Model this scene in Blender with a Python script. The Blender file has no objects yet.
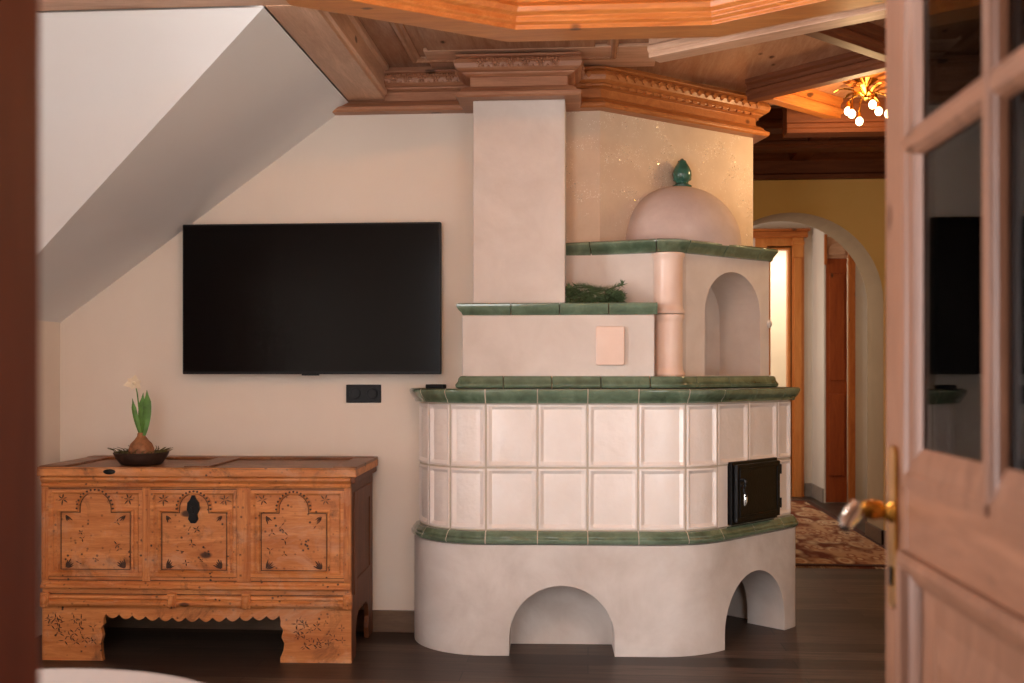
import bpy, bmesh, math, random
from mathutils import Vector, Matrix
random.seed(7)
SC = bpy.context.scene
COL = SC.collection
PI = math.pi

# ------------------------------------------------------------------ helpers
def lin(r, g, b):
    f = lambda v: (v/255/12.92) if v/255 <= .04045 else ((v/255+.055)/1.055)**2.4
    return (f(r), f(g), f(b), 1)

MATS = {}
class NT:
    def __init__(s, name):
        s.m = bpy.data.materials.new(name); s.m.use_nodes = True
        s.t = s.m.node_tree; s.n = s.t.nodes; s.l = s.t.links
        s.b = s.n['Principled BSDF']; MATS[name] = s.m
    def add(s, typ, **kw):
        n = s.n.new(typ)
        for k, v in kw.items():
            if k.startswith('i_'):
                n.inputs[k[2:].replace('_', ' ')].default_value = v
            else: setattr(n, k, v)
        return n
    def link(s, a, b): s.l.new(a, b)
    def ramp(s, fac, stops):
        r = s.add('ShaderNodeValToRGB')
        e = r.color_ramp.elements
        while len(e) < len(stops): e.new(.5)
        for el, (p, c) in zip(e, stops): el.position = p; el.color = c
        s.link(fac, r.inputs[0]); return r.outputs[0]
    def mix(s, fac, a, b, mode='MIX'):
        n = s.add('ShaderNodeMix', data_type='RGBA', blend_type=mode)
        for sock, v in ((n.inputs[0], fac), (n.inputs[6], a), (n.inputs[7], b)):
            if hasattr(v, 'is_linked'): s.link(v, sock)
            else: sock.default_value = v
        return n.outputs[2]
    def coords(s, scale=(1,1,1), rot=(0,0,0), kind='Object'):
        tc = s.add('ShaderNodeTexCoord'); mp = s.add('ShaderNodeMapping')
        mp.inputs['Scale'].default_value = scale; mp.inputs['Rotation'].default_value = rot
        s.link(tc.outputs[kind], mp.inputs[0]); return mp.outputs[0]
    def noise(s, vec, scale, detail=4, rough=.5, dist=0):
        n = s.add('ShaderNodeTexNoise', i_Scale=scale, i_Detail=detail, i_Roughness=rough, i_Distortion=dist)
        s.link(vec, n.inputs['Vector']); return n.outputs['Fac']
    def bump(s, h, strength, dist=.01, normal=None):
        b = s.add('ShaderNodeBump', i_Strength=strength, i_Distance=dist)
        s.link(h, b.inputs['Height'])
        if normal: s.link(normal, b.inputs['Normal'])
        s.link(b.outputs[0], s.b.inputs['Normal']); return b.outputs[0]
    def base(s, c):
        if hasattr(c, 'is_linked'): s.link(c, s.b.inputs['Base Color'])
        else: s.b.inputs['Base Color'].default_value = c
    def set(s, **kw):
        for k, v in kw.items(): s.b.inputs[k.replace('_', ' ')].default_value = v

def plaster(name, a, b, scale=3, rough=.85, bump=.15, bscale=60, spec=.3):
    t = NT(name); v = t.coords()
    n = t.noise(v, scale, 6, .6, .4)
    t.base(t.ramp(n, [(.3, a), (.7, b)]))
    h = t.noise(v, bscale, 3)
    t.bump(h, bump, .004); t.set(Roughness=rough, Specular_IOR_Level=spec)
    return t.m

def wood(name, dark, light, axis='X', rough=.5, knot=None, scale=1.0, spec=.4, bump=.05, worm=False, coat=0):
    t = NT(name)
    st = {'X': (1, 9, 9), 'Y': (9, 1, 9), 'Z': (9, 9, 1)}[axis]
    sc = tuple(k*scale for k in st)
    v = t.coords(sc)
    n1 = t.noise(v, 2.2, 6, .62, 1.2)
    v2 = t.coords(tuple(k*4 for k in sc))
    n2 = t.noise(v2, 5, 3, .6)
    c = t.ramp(n1, [(.3, dark), (.5, tuple((x+y)/2 for x, y in zip(dark, light))), (.68, light)])
    c = t.mix(t.ramp(n2, [(.35, (.72,.72,.72,1)), (.6, (1,1,1,1))]), tuple(x*.72 for x in dark[:3])+(1,), c)
    if knot:
        ks = {'X': (2.2, 4, 4), 'Y': (4, 2.2, 4), 'Z': (4, 4, 2.2)}[axis]
        vk = t.coords(ks)
        vo = t.add('ShaderNodeTexVoronoi', i_Scale=1.6*scale, feature='F1'); t.link(vk, vo.inputs['Vector'])
        f = t.ramp(vo.outputs['Distance'], [(.0, (1,1,1,1)), (.07, (.9,.9,.9,1)), (.11, (0,0,0,1))])
        c = t.mix(f, c, knot)
    if worm:
        vo = t.add('ShaderNodeTexVoronoi', i_Scale=38, feature='F1', i_Randomness=1.0)
        t.link(t.coords(), vo.inputs['Vector'])
        f = t.ramp(vo.outputs['Distance'], [(.13, (.95,.95,.95,1)), (.24, (0,0,0,1))])
        msk = t.ramp(t.noise(t.coords(), 6, 4, .7), [(.44, (0,0,0,1)), (.58, (1,1,1,1))])
        f2 = t.mix(1.0, f, msk, 'MULTIPLY')
        c = t.mix(f2, c, (.018,.010,.006,1))
        st2 = t.ramp(t.noise(t.coords(), 7, 6, .75, .6), [(.55, (0,0,0,1)), (.74, (.8,.8,.8,1))])
        c = t.mix(st2, c, (.055,.025,.012,1))
        pale = t.ramp(t.noise(t.coords((1,1,1.6)), 4.3, 5, .7, .8), [(.52, (0,0,0,1)), (.72, (.55,.55,.55,1))])
        c = t.mix(pale, c, (.62,.36,.22,1))
    t.base(c); t.bump(n2, bump, .004)
    t.set(Roughness=rough, Specular_IOR_Level=spec, Coat_Weight=coat, Coat_Roughness=.25)
    return t.m

def simple(name, col, rough=.5, metal=0, spec=.5, coat=0, var=0, vscale=20, bump=0, bscale=60):
    t = NT(name)
    if var:
        n = t.noise(t.coords(), vscale, 4)
        a = tuple(x*(1-var) for x in col[:3])+(1,); b = tuple(min(1, x*(1+var)) for x in col[:3])+(1,)
        t.base(t.ramp(n, [(.3, a), (.7, b)]))
    else: t.base(col)
    if bump: t.bump(t.noise(t.coords(), bscale, 3), bump, .004)
    t.set(Roughness=rough, Metallic=metal, Specular_IOR_Level=spec, Coat_Weight=coat, Coat_Roughness=.08)
    return t.m

def emis(name, col, strength):
    t = NT(name); t.set(Emission_Strength=strength); t.base(col)
    t.b.inputs['Emission Color'].default_value = col; return t.m

def glass(name, tint=(1,1,1,1), rough=.02, ior=1.45):
    t = NT(name)
    tr = t.add('ShaderNodeBsdfTransparent'); tr.inputs[0].default_value = tint
    gl = t.add('ShaderNodeBsdfGlossy', i_Roughness=rough)
    fr = t.add('ShaderNodeFresnel', i_IOR=ior); mx = t.add('ShaderNodeMixShader')
    t.link(fr.outputs[0], mx.inputs[0]); t.link(tr.outputs[0], mx.inputs[1]); t.link(gl.outputs[0], mx.inputs[2])
    t.link(mx.outputs[0], t.n['Material Output'].inputs[0]); return t.m

# ---- meshes
def wl(o):
    v = Vector((0,0,0))
    while o: v += o.location; o = o.parent
    return v
def link(name, bm, mats, parent=None, world=True, bevel=0, smooth=False, normals=True, segs=2, sharp=38):
    if normals: bmesh.ops.recalc_face_normals(bm, faces=bm.faces[:])
    me = bpy.data.meshes.new(name); bm.to_mesh(me); bm.free()
    for m in (mats if isinstance(mats, (list, tuple)) else [mats]): me.materials.append(m)
    o = bpy.data.objects.new(name, me); COL.objects.link(o)
    if parent:
        o.parent = parent
        if world: me.transform(Matrix.Translation(-wl(parent)))
    if smooth:
        for p in me.polygons: p.use_smooth = True
        try: me.set_sharp_from_angle(angle=math.radians(sharp))
        except Exception: pass
    if bevel:
        b = o.modifiers.new('bevel', 'BEVEL'); b.width = bevel; b.segments = segs; b.limit_method = 'ANGLE'
        b.angle_limit = math.radians(40)
    return o
def empty(name, loc, rz=0):
    o = bpy.data.objects.new(name, None); COL.objects.link(o); o.location = loc; o.rotation_euler = (0,0,rz)
    o.empty_display_size = .05; return o
def tag(o, label=None, cat=None, group=None, kind=None):
    if label: o['label'] = label
    if cat: o['category'] = cat
    if group: o['group'] = group
    if kind: o['kind'] = kind
    return o
def struct(o, label=None, cat=None): return tag(o, label, cat, None, 'structure')
B = bmesh.new
def box(bm, a, b, M=None, mi=0):
    vs = [bm.verts.new((x, y, z)) for x in (a[0], b[0]) for y in (a[1], b[1]) for z in (a[2], b[2])]
    fs = [bm.faces.new([vs[i] for i in q]) for q in ((0,1,3,2),(4,6,7,5),(0,4,5,1),(2,3,7,6),(0,2,6,4),(1,5,7,3))]
    for f in fs: f.material_index = mi
    if M: bmesh.ops.transform(bm, matrix=M, verts=vs)
    return vs
def prism(bm, poly, h0, h1, mp=lambda u, v, h: (u, v, h), mi=0):
    a = [bm.verts.new(mp(u, v, h0)) for u, v in poly]; b = [bm.verts.new(mp(u, v, h1)) for u, v in poly]
    fs = [bm.faces.new(a), bm.faces.new(b[::-1])]; n = len(poly)
    for i in range(n): fs.append(bm.faces.new((a[i], a[(i+1) % n], b[(i+1) % n], b[i])))
    for f in fs: f.material_index = mi
    return a+b
def normals2(path, closed):
    n = len(path); out = []
    for i in range(n):
        def seg(a, b):
            d = Vector((path[b][0]-path[a][0], path[b][1]-path[a][1])); d.normalize(); return Vector((d.y, -d.x))
        if closed: n1, n2 = seg(i-1, i), seg(i, (i+1) % n)
        else:
            n1 = seg(i-1, i) if i > 0 else seg(i, i+1); n2 = seg(i, i+1) if i < n-1 else n1
        m = n1+n2; m.normalize(); out.append(m/max(.35, m.dot(n1)))
    return out
def off(path, d, closed=False):
    return [(p[0]+n.x*d, p[1]+n.y*d) for p, n in zip(path, normals2(path, closed))]
def sweep(bm, path, prof, mp=lambda u, v, h: (u, v, h), closed=False, cap=True, mi=0):
    """profile = closed polygon of (offset to the right of travel, height)"""
    ns = normals2(path, closed); rows = []
    for p, n in zip(path, ns):
        rows.append([bm.verts.new(mp(p[0]+n.x*d, p[1]+n.y*d, h)) for d, h in prof])
    k = len(prof); N = len(rows); fs = []
    for i in range(N if closed else N-1):
        a, b = rows[i], rows[(i+1) % N]
        for j in range(k): fs.append(bm.faces.new((a[j], a[(j+1) % k], b[(j+1) % k], b[j])))
    if cap and not closed: fs += [bm.faces.new(rows[0][::-1]), bm.faces.new(rows[-1])]
    for f in fs: f.material_index = mi
def fillet(pts, seg=8):
    """pts: (x,y,r) -> polyline with rounded corners"""
    out = []
    for i, p in enumerate(pts):
        r = p[2] if len(p) > 2 else 0
        if r == 0 or i in (0, len(pts)-1): out.append((p[0], p[1])); continue
        P = Vector(p[:2]); A = (Vector(pts[i-1][:2])-P).normalized(); C = (Vector(pts[i+1][:2])-P).normalized()
        ang = A.angle(C); t = r/math.tan(ang/2); s = P+A*t; e = P+C*t
        cen = P+(A+C).normalized()*(r/math.sin(ang/2))
        a0 = math.atan2(s.y-cen.y, s.x-cen.x); a1 = math.atan2(e.y-cen.y, e.x-cen.x)
        d = (a1-a0+PI) % (2*PI)-PI
        for k in range(seg+1):
            a = a0+d*k/seg; out.append((cen.x+r*math.cos(a), cen.y+r*math.sin(a)))
    return out
class Path:
    def __init__(s, pts):
        s.p = [pts[0]]
        for q in pts[1:]:
            if math.dist(q, s.p[-1]) > 1e-5: s.p.append(q)
        s.L = [0]
        for a, b in zip(s.p, s.p[1:]): s.L.append(s.L[-1]+math.dist(a, b))
        s.len = s.L[-1]
    def at(s, l):
        l = min(max(l, 0), s.len)
        for i in range(len(s.p)-1):
            if l <= s.L[i+1]+1e-9:
                k = (l-s.L[i])/(s.L[i+1]-s.L[i]); a, b = s.p[i], s.p[i+1]
                return (a[0]+(b[0]-a[0])*k, a[1]+(b[1]-a[1])*k)
    def nrm(s, l):
        a, b = s.at(l-.004), s.at(l+.004); d = Vector((b[0]-a[0], b[1]-a[1])).normalized(); return Vector((d.y, -d.x))
    def sub(s, l0, l1, step=.05):
        ls = [l0]+[x for x in s.L if l0+1e-4 < x < l1-1e-4]+[l1]
        return [s.at(l) for l in ls]
    def near(s, x, y):
        best = min(range(int(s.len/.002)), key=lambda k: math.dist(s.at(k*.002), (x, y))); return best*.002
def lathe(bm, prof, c=(0,0,0), seg=32, a0=0, a1=2*PI, mi=0, M=None):
    full = abs(a1-a0-2*PI) < 1e-6; n = seg if full else seg+1; rows = []; allv = []
    for i in range(n):
        a = a0+(a1-a0)*i/seg; rows.append([bm.verts.new((c[0]+r*math.cos(a), c[1]+r*math.sin(a), c[2]+z)) for r, z in prof]); allv += rows[-1]
    for i in range(n if full else n-1):
        A, C = rows[i], rows[(i+1) % n]
        for j in range(len(prof)-1):
            f = bm.faces.new((A[j], C[j], C[j+1], A[j+1])); f.material_index = mi
    bmesh.ops.remove_doubles(bm, verts=allv, dist=1e-5)
    if M: bmesh.ops.transform(bm, matrix=M, verts=[v for v in allv if v.is_valid])
def tube(bm, pts, r, seg=8, mi=0):
    """round tube through 3-D points; r a number or list"""
    P = [Vector(p) for p in pts]; rs = r if isinstance(r, (list, tuple)) else [r]*len(P); rows = []
    up = Vector((0,0,1))
    for i, p in enumerate(P):
        d = (P[min(i+1, len(P)-1)]-P[max(i-1, 0)]).normalized()
        s = d.cross(up if abs(d.z) < .95 else Vector((1,0,0))).normalized(); t = s.cross(d)
        rows.append([bm.verts.new(p+(s*math.cos(a)+t*math.sin(a))*rs[i]) for a in [2*PI*k/seg for k in range(seg)]])
    fs = []
    for a, b in zip(rows, rows[1:]):
        for j in range(seg): fs.append(bm.faces.new((a[j], a[(j+1) % seg], b[(j+1) % seg], b[j])))
    fs += [bm.faces.new(rows[0][::-1]), bm.faces.new(rows[-1])]
    for f in fs: f.material_index = mi
def ball(bm, c, r, sx=1, sy=1, sz=1, u=12, v=8, mi=0):
    M = Matrix.Translation(c) @ Matrix.Diagonal((sx, sy, sz, 1))
    g = bmesh.ops.create_uvsphere(bm, u_segments=u, v_segments=v, radius=r, matrix=M)
    for vv in g['verts']:
        for f in vv.link_faces: f.material_index = mi
def boolean(o, cutters):
    for c in cutters:
        m = o.modifiers.new('cut', 'BOOLEAN'); m.object = c; m.operation = 'DIFFERENCE'; m.solver = 'EXACT'
    dg = bpy.context.evaluated_depsgraph_get()
    me = bpy.data.meshes.new_from_object(o.evaluated_get(dg)); old = o.data
    o.modifiers.clear(); o.data = me; me.name = old.name
    for c in cutters: bpy.data.objects.remove(c, do_unlink=True)
def arch_poly(c, w, h0, spring, seg=20):
    r = w/2
    return [(c-r, h0)]+[(c+r*math.cos(PI-PI*k/seg), spring+r*math.sin(PI-PI*k/seg)) for k in range(seg+1)]+[(c+r, h0)]

# ------------------------------------------------------------------ materials
M_wall = plaster('wall_plaster', lin(226,210,194), lin(232,218,203), 1.5, .9, .06, 90)
M_slope = plaster('white_ceiling_plaster', lin(230,226,222), lin(235,231,228), 1.2, .9, .05, 90)
M_stove = plaster('stove_plaster', lin(200,186,176), lin(230,220,213), 3.2, .7, .6, 18)
M_flue = plaster('flue_plaster', lin(206,192,181), lin(220,208,198), 5, .75, .4, 30)
M_dome = plaster('dome_plaster', lin(188,166,156), lin(205,186,176), 6, .75, .4, 26)
def glitter():
    t = NT('glitter_plaster'); v = t.coords()
    n = t.noise(v, 4, 6, .6, .4)
    pc = t.ramp(n, [(.3, lin(202,178,154)), (.7, lin(218,196,172))])
    vo = t.add('ShaderNodeTexVoronoi', i_Scale=120, feature='F1'); t.link(v, vo.inputs['Vector'])
    fl = t.ramp(vo.outputs['Distance'], [(.22, (1,1,1,1)), (.34, (0,0,0,1))])
    mk = t.ramp(t.noise(v, 8, 4, .7), [(.50, (0,0,0,1)), (.60, (1,1,1,1))])
    f = t.mix(1.0, fl, mk, 'MULTIPLY')
    t.link(t.ramp(f, [(0, (.75,)*3+(1,)), (1, (.10,)*3+(1,))]), t.b.inputs['Roughness'])
    t.base(t.mix(f, pc, (1, .96, .88, 1)))
    mh = t.add('ShaderNodeMath', operation='MULTIPLY'); t.link(f, mh.inputs[0]); mh.inputs[1].default_value = .9; t.link(mh.outputs[0], t.b.inputs['Metallic']); t.set(Specular_IOR_Level=.25)
    nb = t.bump(t.noise(v, 45, 3), .35, .004)
    sub = t.add('ShaderNodeVectorMath', operation='SUBTRACT'); t.link(vo.outputs['Color'], sub.inputs[0]); sub.inputs[1].default_value = (.5,.5,.5)
    sc = t.add('ShaderNodeVectorMath', operation='SCALE'); t.link(sub.outputs[0], sc.inputs[0])
    mul = t.add('ShaderNodeMath', operation='MULTIPLY'); t.link(f, mul.inputs[0]); mul.inputs[1].default_value = 1.5; t.link(mul.outputs[0], sc.inputs['Scale'])
    ad = t.add('ShaderNodeVectorMath', operation='ADD'); t.link(nb, ad.inputs[0]); t.link(sc.outputs[0], ad.inputs[1])
    nz = t.add('ShaderNodeVectorMath', operation='NORMALIZE'); t.link(ad.outputs[0], nz.inputs[0]); t.link(nz.outputs[0], t.b.inputs['Normal'])
    return t.m
M_glit = glitter()
M_arch = plaster('ochre_plaster', lin(206,164,92), lin(214,174,104), 2, .9, .08, 80)
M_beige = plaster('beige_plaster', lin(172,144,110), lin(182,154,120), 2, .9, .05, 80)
M_white = plaster('hall_plaster', lin(226,214,200), lin(234,224,210), 2, .9, .05, 80)
def tilemat():
    t = NT('cream_glazed_tile'); v = t.coords()
    n = t.noise(v, 7, 4, .5)
    t.base(t.ramp(n, [(.3, lin(236,222,212)), (.7, lin(243,231,223))]))
    t.bump(t.noise(v, 24, 3, .5), .7, .006)
    t.set(Roughness=.32, Specular_IOR_Level=.5, Coat_Weight=.3, Coat_Roughness=.15); return t.m
M_tile = tilemat()
def pinktile():
    t = NT('blush_glazed_tile'); v = t.coords()
    t.base(t.ramp(t.noise(v, 6, 4), [(.3, lin(226,192,172)), (.7, lin(236,208,190))]))
    t.bump(t.noise(v, 14, 2), .15, .006); t.set(Roughness=.34, Coat_Weight=.25, Coat_Roughness=.22); return t.m
M_pink = pinktile()
def greenmat():
    t = NT('green_glaze'); v = t.coords()
    n = t.noise(v, 16, 5, .6, .5)
    c = t.ramp(n, [(.25, lin(50,60,44)), (.5, lin(80,98,76)), (.8, lin(116,134,110))])
    g = t.add('ShaderNodeNewGeometry')
    e = t.ramp(g.outputs['Pointiness'], [(.5, (0,0,0,1)), (.62, (.6,.6,.6,1))])
    t.base(t.mix(e, c, lin(150,168,142)))
    t.set(Roughness=.16, Specular_IOR_Level=.6, Coat_Weight=.6, Coat_Roughness=.06); t.bump(t.noise(v, 40, 2), .12, .003); return t.m
M_green = greenmat()
M_grout = plaster('grout', lin(196,180,160), lin(206,190,172), 20, .9, .2, 60)
K = lin(84,48,26)
M_pineX = wood('pine_lengthwise', lin(188,138,106), lin(222,178,146), 'X', .42, K)
M_pineY = wood('pine_across', lin(110,70,49), lin(136,91,67), 'Y', .42, K)
M_pineZ = wood('pine_upright', lin(106,68,48), lin(132,89,66), 'Z', .45, K)
M_panel = wood('ceiling_panel_wood', lin(158,110,80), lin(190,142,110), 'Y', .24, K, spec=.5)
M_cofferX = wood('honey_pine', lin(176,98,40), lin(204,130,66), 'X', .38, K)
M_rose = wood('rosy_pine', lin(154,98,68), lin(186,132,98), 'X', .42, K)
M_corn = wood('amber_pine', lin(160,92,46), lin(190,120,66), 'X', .34, K)
M_dark = wood('dark_stained_wood', lin(92,48,26), lin(120,66,36), 'X', .6, None, spec=.2)
M_darkZ = wood('dark_stained_wood_upright', lin(60,32,18), lin(84,46,26), 'Z', .45, None)
M_hallZ = wood('orange_pine_upright', lin(170,88,36), lin(204,122,60), 'Z', .35, K)
M_hallX = wood('orange_pine_lengthwise', lin(170,88,36), lin(204,122,60), 'X', .35, K)
M_frame = wood('bright_orange_pine', lin(206,120,52), lin(226,150,80), 'Z', .4, None)
M_leafZ = wood('red_pine', lin(140,60,22), lin(172,84,36), 'Z', .35, K)
M_jamb = wood('jamb_wood', lin(118,50,14), lin(140,64,20), 'Z', .5, None)
M_chestX = wood('aged_chest_pine', lin(176,98,44), lin(220,146,84), 'X', .5, lin(60,30,14), worm=True, bump=.15)
M_chestZ = wood('aged_chest_pine_upright', lin(170,92,40), lin(216,140,78), 'Z', .5, lin(60,30,14), worm=True, bump=.15)
M_chestTop = wood('worn_lid_top', lin(112,66,36), lin(150,94,54), 'X', .4, lin(50,26,14), worm=True, bump=.15)
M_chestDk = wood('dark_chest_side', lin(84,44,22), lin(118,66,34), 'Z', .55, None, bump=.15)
M_ink = simple('carving_and_gap_shade', lin(74,46,32), .8, var=.4, vscale=60)
M_iron = simple('black_iron', (.010,.009,.009,1), .42, .6, var=.3, bump=.3, bscale=120)
M_black = simple('black_plastic', (.006,.006,.007,1), .45, spec=.25)
M_screen = simple('tv_screen', (.004,.003,.003,1), .14, spec=.11)
M_brass = simple('brass', lin(196,142,62), .25, 1, var=.15)
M_steel = simple('bright_steel', lin(200,196,190), .22, 1)
M_leaf = simple('leaf_green', lin(82,126,44), .5, var=.35, vscale=30)
M_bulbskin = simple('bulb_skin', lin(150,96,58), .7, var=.35, vscale=40, bump=.4)
M_bowl = simple('dark_clay', lin(54,34,24), .6, var=.25, bump=.3)
M_petal = simple('cream_petal', lin(226,206,176), .6, var=.12)
M_moss = simple('dry_moss', lin(92,82,44), .9, var=.4, vscale=60)
M_fir = simple('fir_needles', lin(92,112,74), .6, var=.45, vscale=50)
M_twig = simple('twig_bark', lin(70,48,30), .9, var=.3)
M_cloth = simple('white_tabletop', lin(162,148,140), .5, var=.03)
M_skirt = wood('brown_baseboard', lin(96,72,54), lin(118,92,70), 'X', .5, None)
M_skirtg = simple('grey_baseboard', lin(150,138,128), .6, var=.1)
M_pane = glass('window_pane')
M_doorglass = glass('door_pane', (.80,.72,.62,1), .02, 1.28)
M_bulb = emis('lit_bulb', (1, .74, .42, 1), 9)
def floor_mat():
    t = NT('dark_plank_floor'); v = t.coords()
    br = t.add('ShaderNodeTexBrick', i_Scale=1.0, offset=.37, offset_frequency=2, squash=1)
    br.inputs['Brick Width'].default_value = 1.35; br.inputs['Row Height'].default_value = .135
    br.inputs['Mortar Size'].default_value = .0022; br.inputs['Mortar Smooth'].default_value = .1
    br.inputs['Color1'].default_value = (0,0,0,1); br.inputs['Color2'].default_value = (1,1,1,1); br.inputs['Mortar'].default_value = (.5,)*3+(1,)
    t.link(v, br.inputs['Vector'])
    base = t.ramp(br.outputs['Color'], [(0, lin(54,41,34)), (.5, lin(80,63,53)), (1, lin(112,91,78))])
    n = t.noise(t.coords((1.2, 22, 1)), 2.4, 6, .65, .8)
    c = t.mix(t.ramp(n, [(.3, (0,0,0,1)), (.7, (1,1,1,1))]), lin(40,29,23), base)
    c = t.mix(br.outputs['Fac'], c, (.012,.009,.007,1))
    t.base(c)
    t.set(Roughness=.42, Specular_IOR_Level=.35)
    t.bump(n, .12, .003); return t.m
M_floor = floor_mat()
def rug_mat():
    t = NT('patterned_rug'); v = t.coords((1, .42, 1))
    vo = t.add('ShaderNodeTexVoronoi', i_Scale=7.5, feature='SMOOTH_F1', i_Smoothness=.35); t.link(v, vo.inputs['Vector'])
    v2 = t.add('ShaderNodeTexVoronoi', i_Scale=17, feature='F1'); t.link(v, v2.inputs['Vector'])
    a = t.ramp(vo.outputs['Distance'], [(.08, lin(112,58,40)), (.16, lin(224,196,160)), (.26, lin(176,118,84)), (.34, lin(222,192,154)), (.5, lin(120,64,44))])
    b = t.ramp(v2.outputs['Distance'], [(.2, lin(212,176,138)), (.36, lin(150,88,62)), (.6, lin(196,152,114))])
    f = t.ramp(t.noise(v, 5, 3), [(.42, (0,0,0,1)), (.58, (1,1,1,1))])
    t.base(t.mix(f, a, b)); t.set(Roughness=.95, Specular_IOR_Level=.1)
    t.bump(t.noise(v, 160, 2), .5, .006); return t.m
M_rug = rug_mat()
M_rugedge = simple('rug_border', lin(74,38,26), .95, var=.3, vscale=60)

# ------------------------------------------------------------------ room shell
YB = 4.8                                   # wall with the television
CA = (.054, YB); CBX = (.837, 5.414)       # ends of the diagonal wall behind the stove
ZC = 2.60                                  # ceiling
bm = B(); box(bm, (-3.2, -2.2, -.1), (3.4, 12.2, 0)); struct(link('floor', bm, M_floor))
# back wall (TV) + diagonal + return
bm = B(); prism(bm, [(-3.0, YB), (-.30, YB), (-.30, YB+.12), (-3.0, YB+.12)], 0, ZC); prism(bm, [(-.30, YB), CA, (CA[0]-.02, YB+.12), (-.30, YB+.12)], 0, ZC, mi=1); bmesh.ops.remove_doubles(bm, verts=bm.verts[:], dist=1e-5); struct(link('wall_back', bm, [M_wall, M_glit]))
bm = B(); prism(bm, [CA, CBX, (CBX[0]-.08, CBX[1]+.10), (CA[0]-.02, YB+.12)], 0, 2.8); WD = link('wall_diagonal', bm, M_glit); struct(WD)
bm = B(); prism(bm, [CBX, (.36, 7.4), (.26, 7.4), (CBX[0]-.08, CBX[1]+.10)], 0, 2.8); struct(link('wall_return', bm, M_wall))
# roof slopes on the left
SL = .724
zs = lambda x: 2.44+SL*(x+1.10)
VX, VY = -2.49, 4.155; VZ = zs(VX)
def slab(bm, pts, d):
    a = [bm.verts.new(p) for p in pts]; b = [bm.verts.new(Vector(p)+Vector(d)) for p in pts]
    n = len(a); bm.faces.new(a); bm.faces.new(b[::-1])
    for i in range(n): bm.faces.new((a[i], a[(i+1) % n], b[(i+1) % n], b[i]))
VT = (-1.10, 3.50, 2.44)
bm = B(); slab(bm, [VT, (-1.10, YB, 2.44), (VX, YB, VZ), (VX, VY, VZ)], (-.05, 0, .07)); struct(link('ceiling_slope', bm, M_slope))
bm = B(); slab(bm, [VT, (VX, VY, VZ), (-3.0, VY, VZ), (-3.0, 3.5, 2.44)], (0, .07, .05)); struct(link('ceiling_hip', bm, M_slope))
bm = B(); box(bm, (VX-.1, VY, 0), (VX, YB, VZ)); struct(link('wall_knee', bm, M_wall))
bm = B(); box(bm, (-3.0, VY, 0), (VX-.1, VY+.1, VZ)); struct(link('wall_hip', bm, M_wall))
# left wall with window
WY0, WY1, WZ0, WZ1 = .85, 2.35, .30, 2.20; XL = -2.95
bm = B()
box(bm, (XL-.2, .69, 0), (XL, WY0, ZC)); box(bm, (XL-.2, WY1, 0), (XL, VY+.1, ZC))
box(bm, (XL-.2, WY0, 0), (XL, WY1, WZ0)); box(bm, (XL-.2, WY0, WZ1), (XL, WY1, ZC)); struct(link('wall_left', bm, M_wall))
w = empty('window_1', (XL-.1, (WY0+WY1)/2, WZ0)); struct(w)
bm = B(); yz = lambda u, v, h: (h, u, v)
sweep(bm, [(WY0, WZ0), (WY1, WZ0), (WY1, WZ1), (WY0, WZ1)], [(0, XL-.12), (0, XL-.06), (-.07, XL-.06), (-.07, XL-.12)], yz, closed=True)
box(bm, (XL-.12, (WY0+WY1)/2-.05, WZ0), (XL-.06, (WY0+WY1)/2+.05, WZ1))
link('window_frame', bm, M_pineZ, w, bevel=.004)
bm = B(); box(bm, (XL-.095, WY0+.05, WZ0+.05), (XL-.09, WY1-.05, WZ1-.05)); link('pane', bm, M_pane, w)
bm = B(); box(bm, (XL-.06, WY0-.04, WZ0-.04), (XL+.14, WY1+.04, WZ0)); link('window_sill', bm, M_pineY, w, bevel=.005)
# front wall with the doorway the camera looks through
FX0, FX1 = .80, 1.68
GX0, GX1 = -1.22, -.50
JX0, JX1 = -.376, .409
bm = B(); box(bm, (-3.1, .55, 0), (GX0, .69, ZC)); box(bm, (GX1, .55, 0), (JX0-.05, .69, ZC)); box(bm, (GX0, .55, 0), (GX1, .69, .12)); box(bm, (GX0, .55, 2.3), (GX1, .69, ZC)); box(bm, (JX1+.05, .55, 0), (FX0, .69, ZC)); box(bm, (FX1, .55, 0), (1.95, .69, ZC)); box(bm, (FX0, .55, 0), (FX1, .69, WZ0)); box(bm, (FX0, .55, WZ1), (FX1, .69, ZC)); box(bm, (JX0-.05, .55, 2.10), (JX1+.05, .69, ZC))
struct(link('wall_front', bm, M_wall))
xz = lambda u, v, h: (u, h, v)
w = empty('added_window_3', ((GX0+GX1)/2, .6, .12)); struct(w)  # unseen window, added to light the room from the front left
bm = B(); sweep(bm, [(GX0, .12), (GX1, .12), (GX1, 2.3), (GX0, 2.3)], [(0, .58), (0, .64), (-.05, .64), (-.05, .58)], xz, closed=True)
link('window_frame', bm, M_pineZ, w, bevel=.004)
bm = B(); box(bm, (GX0+.04, .605, .16), (GX1-.04, .610, 2.26)); link('pane', bm, M_pane, w)
w = empty('added_window_2', ((FX0+FX1)/2, .6, WZ0)); struct(w)  # unseen window, added to brighten the roof slope from the right
bm = B(); sweep(bm, [(FX0, WZ0), (FX1, WZ0), (FX1, WZ1), (FX0, WZ1)], [(0, .58), (0, .64), (-.06, .64), (-.06, .58)], xz, closed=True)
link('window_frame', bm, M_pineZ, w, bevel=.004)
bm = B(); box(bm, (FX0+.05, .605, WZ0+.05), (FX1-.05, .610, WZ1-.05)); link('pane', bm, M_pane, w)
bm = B()
sweep(bm, [(JX0, 0), (JX0, 2.05), (JX1+.04, 2.05), (JX1+.04, 0)], [(0, .53), (0, .70), (-.05, .70), (-.10, .70), (-.10, .71), (-.05, .71), (0, .705)][:2]+[(-.05, .70), (-.05, .53)], xz)
struct(link('trim_1', bm, M_jamb, bevel=.004))
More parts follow.
